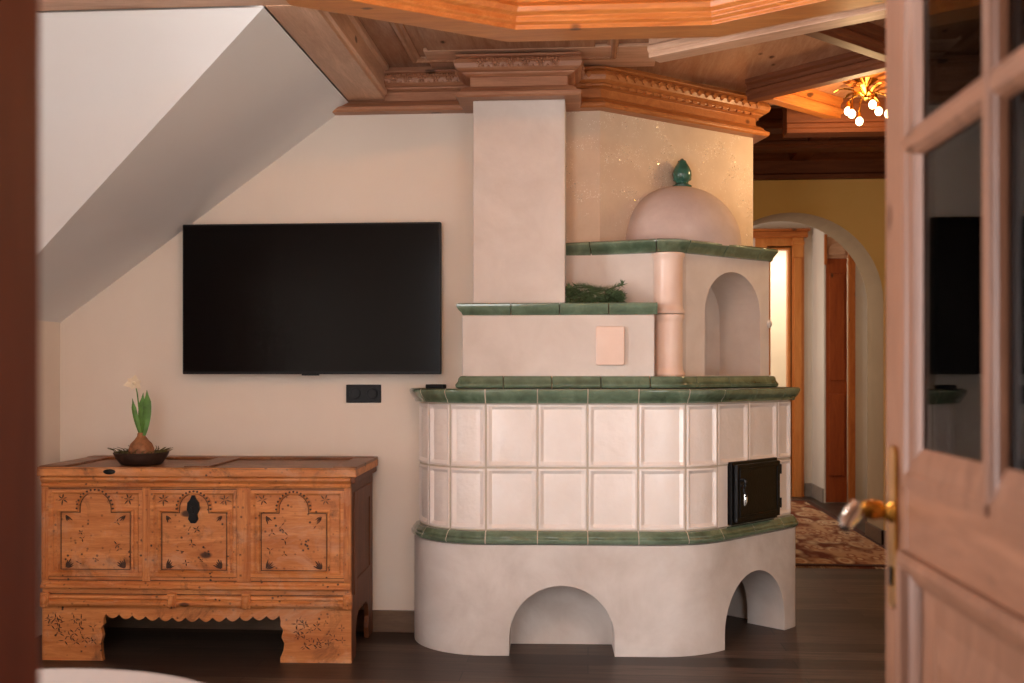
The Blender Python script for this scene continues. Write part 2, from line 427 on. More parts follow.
# room behind the camera
bm = B(); box(bm, (-.49, -2.2, 0), (-.43, .55, ZC)); struct(link('wall_vestibule_left', bm, M_wall))
bm = B(); box(bm, (.62, -2.2, 0), (.70, .55, ZC)); struct(link('wall_vestibule_right', bm, M_wall))
bm = B(); box(bm, (-.49, -2.3, 0), (.7, -2.2, ZC)); struct(link('wall_vestibule_back', bm, M_wall))
# unseen right wall, made pale to bounce light onto the roof slope
bm = B(); box(bm, (1.75, .69, 0), (1.85, 4.2, ZC))
struct(link('wall_right', bm, M_white))
bm = B(); box(bm, (1.85, 4.1, 0), (2.7, 4.2, ZC)); box(bm, (2.6, 4.2, 0), (2.7, 7.4, 2.85)); struct(link('wall_hall_right', bm, M_arch))
# arch wall
AY0, AY1, AXC, AR, AZ = 7.4, 7.82, 1.405, .625, 1.68
bm = B(); pl = [(.1, 0), (AXC-AR, 0)]+[(AXC+AR*math.cos(PI-PI*k/28), AZ+AR*math.sin(PI-PI*k/28)) for k in range(29)]+[(AXC+AR, 0), (2.8, 0), (2.8, 2.85), (.1, 2.85)]
prism(bm, pl, AY0, AY1, xz)
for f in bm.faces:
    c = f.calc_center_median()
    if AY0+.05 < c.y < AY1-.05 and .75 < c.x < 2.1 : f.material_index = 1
struct(link('wall_arch', bm, [M_arch, M_beige]))
# passage beyond the arch
bm = B()
pl = [(.1, 0), (1.72, 0), (1.72, 2.40), (1.95, 2.40), (1.95, 0), (2.155, 0), (2.155, 2.75), (.1, 2.75)]
prism(bm, pl, 10.3, 10.4, xz)
struct(link('wall_passage_back', bm, M_white))
bm = B(); box(bm, (2.155, 9.8, 0), (2.17, 10.4, 2.75)); box(bm, (2.39, 9.8, 0), (3.1, 9.9, 2.75)); box(bm, (2.17, 9.8, 2.45), (2.39, 9.9, 2.75)); struct(link('wall_passage_jog', bm, M_white))
bm = B(); box(bm, (3.0, 7.82, 0), (3.1, 9.8, 2.75)); struct(link('wall_passage_right', bm, M_white))
bm = B(); box(bm, (.0, 7.82, 0), (.1, 10.4, 2.75)); struct(link('wall_passage_left', bm, M_white))
bm = B(); box(bm, (.0, 7.80, 2.70), (3.1, 12.1, 2.80)); struct(link('ceiling_passage', bm, M_white))
bm = B(); box(bm, (.9, 11.6, 0), (3.1, 11.7, 2.75)); box(bm, (.9, 10.4, 0), (1.0, 11.6, 2.75)); box(bm, (3.0, 9.9, 0), (3.1, 11.6, 2.75)); struct(link('wall_far_room', bm, M_white))
# baseboards
bm = B(); box(bm, (-3.0+.52, YB-.016, 0), (CA[0], YB, .10)); struct(link('baseboard_back', bm, M_skirt, bevel=.003))
bm = B(); box(bm, (AXC+AR-.016, AY0-.02, 0), (AXC+AR, AY1, .11)); box(bm, (AXC+AR-.016, AY0-.02, 0), (2.6, AY0, .11)); struct(link('baseboard_arch', bm, M_skirt, bevel=.003))
bm = B(); box(bm, (2.08, 10.284, 0), (2.155, 10.3, .13)); box(bm, (2.14, 9.8, 0), (2.155, 10.284, .13)); struct(link('baseboard_passage', bm, M_skirtg, bevel=.003))

# ceiling with a polygonal opening for the big coffer
hb = .352; ca = math.radians(32.5)
BYo = 3.795
def coffer_poly(o=0):
    cx, cy = .09, 2.25
    a = (cx+hb, BYo); b = (a[0]+.72*math.cos(ca), a[1]-.72*math.sin(ca)); c = (b[0]+.02, b[1]-.45)
    half = [a, b, c, (c[0], 2*cy-c[1]), (b[0], 2*cy-b[1]), (a[0], 2*cy-a[1])]
    pts = half+[(2*cx-x, y) for x, y in reversed(half)]
    return off(pts, -o, True) if o else pts   # clockwise travel from the far side: right = inside
CP = coffer_poly(); CPo = coffer_poly(.14)
bm = B()
outer = [(-3.1, .55), (3.0, .55), (3.0, 5.62), (.5, 5.62), (-.1, 4.92), (-1.16, 4.92), (-1.16, 3.56), (-3.1, 3.56)]
def loop(bm, pts, z):
    vs = [bm.verts.new((x, y, z)) for x, y in pts]; return [bm.edges.new((vs[i], vs[(i+1) % len(vs)])) for i in range(len(vs))]
es = loop(bm, outer, ZC)+loop(bm, CP, ZC)
bmesh.ops.triangle_fill(bm, edges=es, use_beauty=True)
g = bmesh.ops.extrude_face_region(bm, geom=bm.faces[:])
bmesh.ops.translate(bm, vec=(0,0,.06), verts=[v for v in g['geom'] if isinstance(v, bmesh.types.BMVert)])
struct(link('ceiling', bm, M_panel))
bm = B(); box(bm, (-.49, -2.2, ZC), (.7, .55, ZC+.05)); struct(link('ceiling_vestibule', bm, M_panel))
bm = B(); box(bm, (.2, 5.62, 2.80), (2.8, 7.45, 2.86)); box(bm, (.2, 5.60, 2.60), (2.8, 5.66, 2.86)); struct(link('ceiling_hall', bm, M_dark))
# coffer: ring frame, moulded inner face, lid
prof = [(0, 2.44), (0, 2.455), (.012, 2.465), (.012, 2.485), (.028, 2.495), (.034, 2.515), (.02, 2.53), (.02, 2.60), (.05, 2.62), (.05, 2.80), (-.03, 2.80), (-.03, 2.60), (-.14, 2.60), (-.14, 2.44)]
TN = [2]
def trim(bm, mats, label=None, bevel=.003, **kw):
    o = struct(link('trim_%d' % TN[0], bm, mats, bevel=bevel, **kw), label); TN[0] += 1; return o
bm = B(); sweep(bm, CP, [(-d, h) if 0 else (d, h) for d, h in prof], closed=True)
RING = trim(bm, M_cofferX)
bm = B(); prism(bm, off(CP, -.03, True), 2.80, 2.84); trim(bm, M_panel)

# straight beams built along local X
def beam(p0, p1, wdt, z0=2.44, z1=ZC, m=None, lip=.018, ext=0):
    p0, p1 = Vector(p0), Vector(p1); d = p1-p0; L = d.length; bm = B(); h = wdt/2; hh = z1-z0
    pr = [(-h, 0), (h, 0), (h, .018), (h+lip*.6, .026), (h+lip*.6, .045), (h, .052), (h, hh-.03), (h+lip, hh-.02), (h+lip, hh), (-h-lip, hh), (-h-lip, hh-.02), (-h, hh-.03), (-h, .052), (-h-lip*.6, .045), (-h-lip*.6, .026), (-h, .018)]
    prism(bm, pr, 0, L, lambda u, v, t: (t, u, v))
    o = trim(bm, m or M_pineX, bevel=.002); o.location = (p0.x, p0.y, z0); o.rotation_euler = (0, 0, math.atan2(d.y, d.x)); return o
beam((-1.01, 3.5), (-1.01, YB-.06), .17, z0=2.443)
beam((-3.0, 3.42), (-.95, 3.42), .16, z0=2.446)
u = Vector((math.cos(ca), -math.sin(ca))); nrm = Vector((math.sin(ca), math.cos(ca)))
e = Vector((.783, .614))
def onray(n0, t0, t1): return (nrm*n0+u*t0), (nrm*n0+u*t1)
n_ring = nrm.dot(Vector((.442, BYo)))+.14
a, b_ = onray(n_ring+.13, -2.05, -.55); beam(a, b_, .09, z0=2.446)
beam((.78, 5.12), (1.75, 4.13), .055, z0=2.50, m=M_dark)
beam((.70, 3.96), (1.50, 4.71), .055, z0=2.50, m=M_dark)
beam((.86, 5.10), (1.42, 5.66), .06, z0=2.50, m=M_cofferX)
beam((1.02, 5.55), (2.6, 5.55), .12, z0=2.43, m=M_dark)
beam((.5, 6.2), (2.6, 6.2), .14, z0=2.60, z1=2.80, m=M_dark)
beam((.5, 6.85), (2.6, 6.85), .14, z0=2.62, z1=2.80, m=M_dark)
beam((1.45, 5.6), (1.45, 7.4), .12, z0=2.66, z1=2.80, m=M_dark)
# raised ceiling panels
def rpanel(c, sx, sy, rz, m=M_panel):
    bm = B()
    loopP = [(-sx, -sy), (sx, -sy), (sx, sy), (-sx, sy)]
    sweep(bm, loopP, [(0, 0), (0, -.012), (-.012, -.022), (-.025, -.022), (-.035, -.010), (-.05, -.008), (-.05, 0)], closed=True)
    box(bm, (-sx+.1, -sy+.1, -.014), (sx-.1, sy-.1, 0))
    o = trim(bm, m, bevel=.003); o.location = c; o.rotation_euler = (0, 0, rz)
rpanel((-.33, 4.36, ZC), .46, .30, 0)
rpanel((1.45, 5.05, ZC), .24, .24, -ca, M_cofferX)

# cornices
cz = [(0, 2.39), (.062, 2.39), (.070, 2.398), (.070, 2.412), (.054, 2.420), (.044, 2.432), (.03, 2.443), (.012, 2.443), (.012, 2.488), (.026, 2.490), (.040, 2.497), (.042, 2.503), (.056, 2.506), (.070, 2.516), (.076, 2.535), (.070, 2.553), (.056, 2.562), (.070, 2.566), (.070, 2.574), (.03, 2.578), (.03, 2.60), (0, 2.60)]
def rosette(bm, p, n, r):
    z = Vector((n[0], n[1], 0)).normalized(); x = Vector((-z.y, z.x, 0)); y = Vector((0,0,1))
    M = Matrix((x, y, z)).transposed().to_4x4(); M.translation = p
    ball(bm, p+z*.004, r*.42, 1, 1, 1, 8, 6)
    for k in range(6):
        w_ = 2*PI*k/6; ball(bm, p+x*(r*.72*math.cos(w_))+y*(r*.72*math.sin(w_))+z*.001, r*.33, 1, 1, 1, 7, 5)
def cornice(path, m, pitch=.064, style='ros', skip0=.03, skip1=.03):
    bm = B(); sweep(bm, path, cz)
    P = Path(path)
    for i in range(len(P.p)-1):
        a, b = Vector(P.p[i]), Vector(P.p[i+1]); d = b-a; L = d.length; d.normalize(); n = Vector((d.y, -d.x))
        if L < .12: continue
        k = max(1, int((L-skip0-skip1+.05)/pitch))
        for j in range(k):
            t = L/2+(j-(k-1)/2)*pitch; q = a+d*t+n*.0735
            if style == 'ros':
                rosette(bm, Vector((q.x, q.y, 2.535)), n, .021)
                if j < k-1:
                    for zz, rr in ((2.519, .006), (2.551, .006)):
                        q3 = a+d*(t+pitch/2)+n*.0745; ball(bm, (q3.x, q3.y, zz), rr, 1.2, 1.2, .9, 8, 5)
            else:
                M = Matrix.Translation((q.x, q.y, 2.536)) @ Matrix.Rotation(math.atan2(d.y, d.x), 4, 'Z') @ Matrix.Rotation(PI/4, 4, 'Y')
                box(bm, (-.011, -.008, -.011), (.011, .008, .011), M)
                q2 = a+d*t+n*.041
                M = Matrix.Translation((q2.x, q2.y, 2.498)) @ Matrix.Rotation(math.atan2(d.y, d.x), 4, 'Z')
                box(bm, (-.014, -.006, -.007), (.014, .006, .007), M)
    return trim(bm, m, bevel=.0015, smooth=False)
CHX0, CHX1, CHY = -.502, -.10, 4.575
cornice([(-1.20, YB), (CHX0, YB)], M_rose)
cornice([(CHX0, YB-.001), (CHX0, CHY), (CHX1, CHY), (CHX1, YB-.001)], M_rose).location.z = -.002
cornice([(CHX1, YB), CA, CBX, (CBX[0]-.05, CBX[1]+.2)], M_corn, .05, 'dia')
bm = B(); box(bm, (-.71, 4.49, 2.584), (.30, 4.79, 2.60)); trim(bm, M_pineX)
# cornice on the arch wall
bm = B()
sweep(bm, [(.3, AY0), (2.6, AY0)], [(0, 2.53), (.05, 2.53), (.05, 2.56), (.02, 2.575), (.02, 2.66), (.05, 2.68), (.07, 2.71), (.055, 2.74), (.09, 2.76), (.09, 2.80), (0, 2.80)])
for k in range(40): box(bm, (.5+k*.05, AY0-.078, 2.70), (.525+k*.05, AY0-.05, 2.722))
trim(bm, M_dark)
# hall doors (both far behind)
d2 = empty('door_2', (1.83, 10.3, 0)); struct(d2)
bm = B(); sweep(bm, [(1.74, 0), (1.74, 2.40), (1.945, 2.40), (1.945, 0)], [(-.015, 10.27), (-.015, 10.40), (.02, 10.40), (.02, 10.30), (-.13, 10.30), (-.13, 10.28), (-.02, 10.27)], xz)
link('door_frame', bm, M_frame, d2, bevel=.004)
bm = B(); box(bm, (1.58, 10.22, 2.49), (2.10, 10.30, 2.55)); box(bm, (1.56, 10.2, 2.55), (2.12, 10.30, 2.575)); link('cornice_board', bm, M_hallX, d2, bevel=.006)
bm = B(); box(bm, (1.96, 10.235, 2.30), (2.06, 10.27, 2.49)); box(bm, (1.95, 10.225, 2.42), (2.07, 10.27, 2.45)); box(bm, (1.975, 10.245, 0), (2.045, 10.275, 2.3)); link('pilaster', bm, M_frame, d2, bevel=.004)
d3 = empty('door_3', (2.28, 9.8, 0)); struct(d3)
bm = B(); box(bm, (2.175, 9.80, .005), (2.365, 9.84, 2.24)); box(bm, (2.20, 9.785, .25), (2.34, 9.80, 1.0)); box(bm, (2.20, 9.785, 1.12), (2.34, 9.80, 2.1)); link('door_leaf', bm, M_leafZ, d3, bevel=.006)
bm = B(); box(bm, (2.17, 9.80, 2.24), (2.37, 9.83, 2.44)); prism(bm, arch_poly(2.27, .16, 2.27, 2.30), 9.785, 9.80, xz); link('header_panel', bm, M_pineX, d3, bevel=.004)
bm = B(); box(bm, (2.37, 9.76, 0), (2.43, 9.80, 2.46)); box(bm, (2.155, 9.77, 2.18), (2.18, 9.80, 2.46)); link('door_frame', bm, M_hallZ, d3, bevel=.006)

# ------------------------------------------------------------------ tiled stove
ST = empty('tiled_stove', (.1, 4.6, 0))
tag(ST, 'white tiled masonry stove with green glazed bands, domed tower and plastered flue', 'stove')
P0 = Path(fillet([(-.788, YB), (-.788, 4.408, .34), (.478, 4.458, .42), (1.0, 5.06, .07), (.772, 5.362)], 12))
PT = Path(off(P0.p, -.012))
core = lambda d: [p for p in off(P0.p, d)]+[(CA[0]+.003, YB-.002)]
ZB, ZT0, ZT1, ZP = .468, .526, 1.066, 1.128
bm = B(); prism(bm, core(0), 0, ZB)
base = link('base', bm, M_stove, ST, bevel=0)
l_a1 = P0.near(-.11, 4.437); l_a2 = P0.near(.748, 4.773)
def cutter(path, l, wdt, z0, spring, d0, d1, parentloc):
    p = Vector(path.at(l)); n = path.nrm(l); tdir = Vector((-n.y, n.x))
    bm = B(); prism(bm, arch_poly(0, wdt, z0, spring), d0, d1, lambda a, v, h: (p.x+tdir.x*a+n.x*h-parentloc.x, p.y+tdir.y*a+n.y*h-parentloc.y, v-parentloc.z))
    o = link('cutter', bm, M_stove); o.location = parentloc; return o
def cavity(path, l, parentloc):
    p = Vector(path.at(l)); n = path.nrm(l); t = Vector((-n.y, n.x))
    bm = B(); prism(bm, [(-.30, -.47), (.315, -.47), (.315, -.20), (-.30, -.20)], -.02, .32, lambda a, d, h: (p.x+t.x*a+n.x*d-parentloc.x, p.y+t.y*a+n.y*d-parentloc.y, h-parentloc.z))
    o = link('cutter', bm, M_stove); o.location = parentloc; return o
SL0 = Vector((.1, 4.6, 0))
bpy.context.view_layer.update()
boolean(WD, [cavity(P0, l_a2, Vector((0,0,0)))])
boolean(base, [cutter(P0, l_a1, .445, -.02, .075, -.20, .2, SL0), cutter(P0, l_a2, .49, -.02, .065, -.30, .3, SL0), cavity(P0, l_a2, SL0)])
base.data.polygons.foreach_set('use_smooth', [True]*len(base.data.polygons)); base.data.set_sharp_from_angle(angle=math.radians(30))
bv = base.modifiers.new('bevel', 'BEVEL'); bv.width = .014; bv.segments = 3; bv.limit_method = 'ANGLE'; bv.angle_limit = math.radians(50)
# core behind the tiles
bm = B(); prism(bm, core(-.046), ZB, ZP-.012); link('core', bm, M_grout, ST)
# tile seams along the front: left return, corner, four flat, then the diagonal
seamxy = [(-.60, 4.46), (-.433, 4.42), (-.213, 4.425), (.0, 4.43), (.213, 4.44), (.428, 4.46), (.577, 4.57), (.735, 4.755), (.895, 4.94), (.975, 5.04)]
S = [.06, .26]+[PT.near(*q) for q in seamxy]
S = sorted(S); S = S+[min(PT.len-.02, S[-1]+.2)]
def sweepseg(name, l0, l1, prof, m, gap=.0022, parent=ST, path=None, bev=.0012):
    bm = B(); sweep(bm, (path or PT).sub(l0+gap, l1-gap), prof)
    return link(name, bm, m, parent, bevel=bev, smooth=True)
lowprof = [(d, h-.010) for d, h in [(-.034, .480), (.008, .480), (.020, .484), (.026, .492), (.026, .502), (.019, .508), (.019, .514), (.010, .524), (.004, .532), (-.012, .536), (-.034, .536)]]
topprof = [(-.034, 1.067), (.004, 1.067), (.010, 1.070), (.012, 1.080), (.022, 1.090), (.030, 1.104), (.034, 1.114), (.034, 1.122), (.026, 1.128), (-.034, 1.128)]
shrink = lambda pr: [(d-.003, h) for d, h in pr]
bm = B(); sweep(bm, PT.sub(S[0], S[-1]), shrink(lowprof)); sweep(bm, PT.sub(S[0], S[-1]), shrink(topprof)); link('band_grout', bm, M_grout, ST, smooth=True)
for l0, l1 in zip(S, S[1:]):
    sweepseg('lower_band_tile', l0, l1, lowprof, M_green); sweepseg('upper_band_tile', l0, l1, topprof, M_green)
def tile(l0, l1, z0, z1):
    g = .0022; l0 += g; l1 -= g; z0 += g; z1 -= g
    bm = B(); w_ = l1-l0; h_ = z1-z0
    def axis(L):
        f = [0, .003, .010, .024]
        inner = [.024+(L-.048)*k/6 for k in range(1, 6)]
        return f+inner+[L-x for x in reversed(f)]
    us, vs = axis(w_), axis(h_)
    def depth(d, a, v):
        if d <= .0001: return -.030
        if d < .0035: return -.0105
        if d < .0105: return -.009
        return -.021 if d < .0245 else -.021+.003*math.sin(PI*a/w_)*math.sin(PI*v/h_)
    grid = []
    ns = [(PT.at(l0+a), PT.nrm(l0+a)) for a in us]
    for v in vs:
        row = []
        for a, (p, n) in zip(us, ns):
            d = depth(min(a, w_-a, v, h_-v), a, v)
            row.append(bm.verts.new((p[0]+n.x*d, p[1]+n.y*d, z0+v)))
        grid.append(row)
    for r in range(len(vs)-1):
        for c in range(len(us)-1): bm.faces.new((grid[r][c], grid[r][c+1], grid[r+1][c+1], grid[r+1][c]))
    # close the tile's back so that it is solid
    rim = [grid[0][c] for c in range(len(us))]+[grid[r][-1] for r in range(1, len(vs))]+[grid[-1][c] for c in range(len(us)-2, -1, -1)]+[grid[r][0] for r in range(len(vs)-2, 0, -1)]
    back = []
    for vtx in rim:
        q = vtx.co; l = PT.near(q.x, q.y); n = PT.nrm(l); back.append(bm.verts.new((q.x-n.x*.006, q.y-n.y*.006, q.z)))
    k = len(rim)
    for i in range(k): bm.faces.new((rim[i], back[i], back[(i+1) % k], rim[(i+1) % k]))
    return link('tile', bm, M_tile, ST, smooth=True, sharp=25)
ZM = .793
DOOR = (PT.near(.628, 4.63), PT.near(.873, 4.92))
for l0, l1 in zip(S, S[1:]):
    tile(l0, l1, ZM, ZT1)
    if l1 <= DOOR[0]+.03 or l0 >= DOOR[1]-.03: tile(l0, l1, ZT0, ZM)
    else:
        for a, b2 in ((l0, min(l1, DOOR[0]-.004)), (max(l0, DOOR[1]+.004), l1)):
            if b2-a > .012:
                bm = B(); sweep(bm, PT.sub(a+.002, b2-.002), [(-.034, ZT0+.002), (-.010, ZT0+.002), (-.010, ZM-.002), (-.034, ZM-.002)]); link('tile', bm, M_tile, ST, bevel=.002)
bm = B()
for z in (ZT0, ZM, ZT1): sweep(bm, PT.sub(S[0], S[-1]), [(-.034, z-.004), (-.0125, z-.004), (-.0125, z+.004), (-.034, z+.004)])
for l in S[1:-1]: sweep(bm, PT.sub(l-.004, l+.004), [(-.034, ZT0), (-.0125, ZT0), (-.0125, ZT1), (-.034, ZT1)])
link('tile_grout', bm, M_grout, ST)
# hob plate on top
bm = B(); prism(bm, core(-.042), ZP-.012, ZP-.002); link('top_slab', bm, M_green, ST, bevel=.001)
# fire door
lD = (DOOR[0]+DOOR[1])/2; pD = Vector(PT.at(lD)); nD = PT.nrm(lD); tD = Vector((-nD.y, nD.x)); hw = (DOOR[1]-DOOR[0])/2
FD = lambda a, v, h: (pD.x+tD.x*a+nD.x*h, pD.y+tD.y*a+nD.y*h, v)
bm = B(); sweep(bm, [(-hw, .530), (hw, .530), (hw, .806), (-hw, .806)], [(0, -.033), (0, .006), (-.022, .010), (-.026, -.033)], FD, closed=True)
fr = link('door_frame', bm, M_iron, ST, bevel=.002)
bm = B(); prism(bm, [(-hw+.014, .543), (hw-.012, .543), (hw-.012, .794), (-hw+.014, .794)], .011, .028, FD); sweep(bm, [(-hw+.03, .562), (hw-.03, .562), (hw-.03, .78), (-hw+.03, .78)], [(0, .028), (0, .032), (-.008, .032), (-.010, .028)], FD, closed=True)
fd = link('firebox_door', bm, M_iron, ST, bevel=.003); fd['label'] = 'black iron firebox door on two hinges'
for z in (.60, .755):
    bm = B(); tube(bm, [FD(hw-.006, z-.022, .024), FD(hw-.006, z+.022, .024)], .008); link('hinge', bm, M_iron, fd, smooth=True)
bm = B(); tube(bm, [FD(-hw+.035, .730, .028), FD(-hw+.035, .730, .052)], .008)
pts = [FD(-hw+.035, .735-.115*k/12, .052+.004*math.sin(k)) for k in range(13)]
tube(bm, pts, [.005+.003*abs(math.sin(k*1.3)) for k in range(13)]); tube(bm, [FD(-hw+.015, .705, .045), FD(-hw+.05, .712, .045)], .005)
hnd = link('handle', bm, M_iron, fd, smooth=True)
bm = B(); tube(bm, [FD(-hw+.035, .668, .053), FD(-hw+.037, .655, .054), FD(-hw+.036, .635, .054), FD(-hw+.035, .618, .053)], [.007, .010, .010, .006], 10); g_ = link('grip', bm, M_steel, hnd, smooth=True); 

# stepped upper part
PL = Path(fillet([(-.560, YB), (-.560, 4.51, .012), (.395, 4.53, .10), (.905, 5.065, .05), (.690, 5.33)], 8))
plp = off(PL.p, -.02)+[(CBX[0]-.09, CBX[1]-.075), (CA[0]+.003, YB-.002)]
bm = B(); prism(bm, plp, ZP-.002, 1.181); link('plinth_core', bm, M_grout, ST)
pprof = [(-.03, 1.128), (.002, 1.128), (.012, 1.133), (.014, 1.145), (.008, 1.152), (.002, 1.160), (.000, 1.172), (-.008, 1.181), (-.03, 1.183)]
seam = [0, .29-.02]+[.29-.02+.21*k for k in range(1, 5)]
seam += [seam[-1]+.235, seam[-1]+.47, PL.len-.28, PL.len-.02]
for l0, l1 in zip(seam, seam[1:]): sweepseg('plinth_band_tile', l0, l1, pprof, M_green, path=PL)
SX0, SX1, SY = -.547, .285, 4.547
bm = B(); box(bm, (SX0, SY, 1.181), (SX1, YB-.002, 1.447)); link('heating_wall', bm, M_flue, ST, bevel=.004)
bm = B(); box(bm, (SX0+.02, SY+.02, 1.447), (SX1-.012, YB-.003, 1.492)); link('shelf_core', bm, M_grout, ST)
SH = Path([(SX0+.004, YB-.005), (SX0+.004, SY), (SX1+.014, SY)])
sprof = [(-.05, 1.448), (.002, 1.448), (.006, 1.458), (.018, 1.470), (.026, 1.484), (.026, 1.494), (.018, 1.499), (-.05, 1.499)]
ss = [0, .247]+[.247+(SH.len-.247)*k/4 for k in range(1, 5)]
for i, (l0, l1) in enumerate(zip(ss, ss[1:])):
    if i == 0: sweepseg('shelf_band_tile', 0, .2, sprof, M_green, path=SH)
    else: sweepseg('shelf_band_tile', l0 if i > 1 else .203, l1, sprof, M_green, path=SH)
bm = B(); box(bm, (SX0+.03, SY+.03, 1.492), (SX1-.012, YB-.003, 1.4985)); link('shelf_top', bm, M_green, ST)
# vent cover
bm = B(); vx0, vx1 = .033, .157
prism(bm, fillet([(vx0+.05, 1.228), (vx1, 1.228, .01), (vx1, 1.397, .01), (vx0, 1.397, .01), (vx0, 1.228, .01), (vx0+.05, 1.228)], 4)[:-1], SY-.016, SY+.002, xz)
v_ = link('vent_cover', bm, M_pink, ST, bevel=.004, smooth=True); v_['label'] = 'blush glazed ceramic vent cover'
# flue
bm = B(); box(bm, (CHX0, CHY, 1.4985), (CHX1, YB-.002, 2.388)); link('flue', bm, M_flue, ST, bevel=.004)
# tower
TW = Path([(-.14, YB-.004), (.245, 4.700), (.352, 4.672), (.435, 4.715), (.864, 5.098), (.660, 5.315)])
twp = TW.p+[(CBX[0]-.12, CBX[1]-.10), (CA[0]+.003, YB-.003)]
bm = B(); prism(bm, twp, 1.181, 1.735); tower = link('tower', bm, M_flue, ST)
lN = TW.near(.670, 4.925)
bpy.context.view_layer.update()
boolean(tower, [cutter(TW, lN, .385, 1.184, 1.47, -.25, .2, SL0)])
bv = tower.modifiers.new('bevel', 'BEVEL'); bv.width = .008; bv.segments = 3; bv.limit_method = 'ANGLE'; bv.angle_limit = math.radians(50)
# rounded corner column of two glazed tiles
for z0, z1 in ((1.183, 1.452), (1.455, 1.722)):
    bm = B()
    pr = [(0, z0), (.070, z0), (.073, z0+.004), (.073, z0+.012), (.066, z0+.026), (.064, z0+.04), (.064, z1-.04), (.066, z1-.026), (.073, z1-.012), (.073, z1-.003), (.070, z1), (0, z1)]
    lathe(bm, pr, (.352, 4.664, 0), 40); link('column_tile', bm, M_pink, ST, smooth=True)
# tower cornice
TC = Path(fillet([(-.15, YB-.004), (.245, 4.672), (.365, 4.628, .16), (.900, 5.105, .03), (.672, 5.325)], 8))
cprof = [(-.06, 1.727), (-.012, 1.727), (-.004, 1.731), (.000, 1.746), (.012, 1.760), (.022, 1.772), (.022, 1.780), (.012, 1.786), (-.06, 1.786)]
tcp = off(TC.p, -.045)+[(CBX[0]-.12, CBX[1]-.10), (CA[0]+.003, YB-.003)]
bm = B(); prism(bm, tcp, 1.7355, 1.784); link('tower_cap', bm, M_dome, ST)
sg = [0, .17, TC.near(.30, 4.66), TC.near(.44, 4.69), TC.near(.62, 4.86), TC.near(.80, 5.02), TC.near(.89, 5.10)+.06, TC.len-.02]
for l0, l1 in zip(sg, sg[1:]): sweepseg('cornice_tile', l0, l1, cprof, M_green, path=TC)
# dome and finial
DC = (.427, 5.05)
bm = B(); R = .297
pr = [(R, 1.775), (R, 1.80)]+[(R*math.cos(a), 1.80+.282*math.sin(a)) for a in [PI/2*k/16 for k in range(1, 17)]]
lathe(bm, [(r, z) for r, z in pr], (DC[0], DC[1], 0), 64)
bmesh.ops.bisect_plane(bm, geom=bm.verts[:]+bm.edges[:]+bm.faces[:], plane_co=(CA[0]+.614*.002, CA[1]-.783*.002, 0), plane_no=(-.617, .787, 0), clear_outer=True)
link('dome', bm, M_dome, ST, smooth=True)
bm = B(); z0 = 2.078
lathe(bm, [(.0, z0), (.045, z0), (.047, z0+.008), (.036, z0+.014), (.028, z0+.022), (.034, z0+.032), (.042, z0+.04), (.046, z0+.058), (.044, z0+.078), (.034, z0+.10), (.02, z0+.122), (.006, z0+.138), (0, z0+.14)], ((DC[0]+.02), DC[1], 0), 24)
for j in range(5):
    for k in range(9):
        a = 2*PI*(k+.5*(j % 2))/9; zz = z0+.045+j*.018; rr = [.044, .045, .039, .030, .020][j]
        ball(bm, ((DC[0]+.02)+(rr*.92-.004)*math.cos(a), DC[1]+(rr*.92-.004)*math.sin(a), zz), .0085, 1, 1, 1.5, 8, 6)
f_ = link('finial', bm, simple('finial_glaze', lin(44,92,78), .25, coat=.5, var=.3, vscale=30), ST, smooth=True); f_['label'] = 'green glazed pine cone finial'
# little knob on the tower's side
bm = B(); ball(bm, (.862, 5.098, 1.43), .016, 1, 1, 1.3); link('knob', bm, M_flue, ST, smooth=True)

# ------------------------------------------------------------------ fir sprigs on the shelf
def fir():
    bm = B()
    for tw in range(34):
        x0 = random.uniform(-.05, .10); y0 = random.uniform(4.585, 4.65); z0 = 1.510+random.uniform(0, .055)
        a = random.uniform(-.5, .5)+(PI if random.random() < .5 else 0); L = random.uniform(.07, .13); el = random.uniform(-.05, .6)
        pts = []
        for k in range(6):
            t = k/5; px_ = x0+math.cos(a)*L*t; py = y0+math.sin(a)*L*t*.35
            pts.append(Vector((min(.15, max(-.085, px_)), min(4.67, max(4.56, py)), max(1.508, z0+el*L*t-.25*L*t*t))))
        tube(bm, pts, .0018, 5, mi=1)
        for k in range(95):
            t = random.random()*4.999; i = int(t); p = pts[i].lerp(pts[i+1], t-i); d = (pts[i+1]-pts[i])
            if d.length < 1e-6: continue
            d.normalize(); r = Vector((random.gauss(0, 1), random.gauss(0, 1), random.gauss(.2, 1))); r -= d*r.dot(d); r.normalize()
            tip = p+(d*.55+r*.8).normalized()*random.uniform(.018, .032); tip.z = max(tip.z, 1.502); s = d.cross(r)*.0026
            v = [bm.verts.new(p+s), bm.verts.new(p-s), bm.verts.new(p+r*.002), bm.verts.new(tip)]
            for q in ((0,1,2), (0,1,3), (1,2,3), (0,2,3)):
                bm.faces.new([v[i2] for i2 in q])
    o = link('fir_garland', bm, [M_fir, M_twig]); return tag(o, 'small bundle of dark green fir sprigs on the green stove shelf', 'fir sprigs')
fir()
# black remote lying on the plate's left end
rm = empty('remote_control', (-.655, 4.53, 1.1285), 1.25); tag(rm, 'small black object lying on left end of the stove plate', 'remote control')
bm = B(); prism(bm, fillet([(-.02, -.04), (.02, -.04, .012), (.024, .05, .016), (-.024, .05, .016), (-.02, -.04)], 5)[:-1], .0, .018); link('body', bm, M_black, rm, False, bevel=.003)
bm = B()
for i in range(3):
    for j in range(2): ball(bm, (-.008+.016*j, -.012+.018*i, .016), .005, 1, 1, .6, 8, 6)
link('buttons', bm, M_black, rm, False)

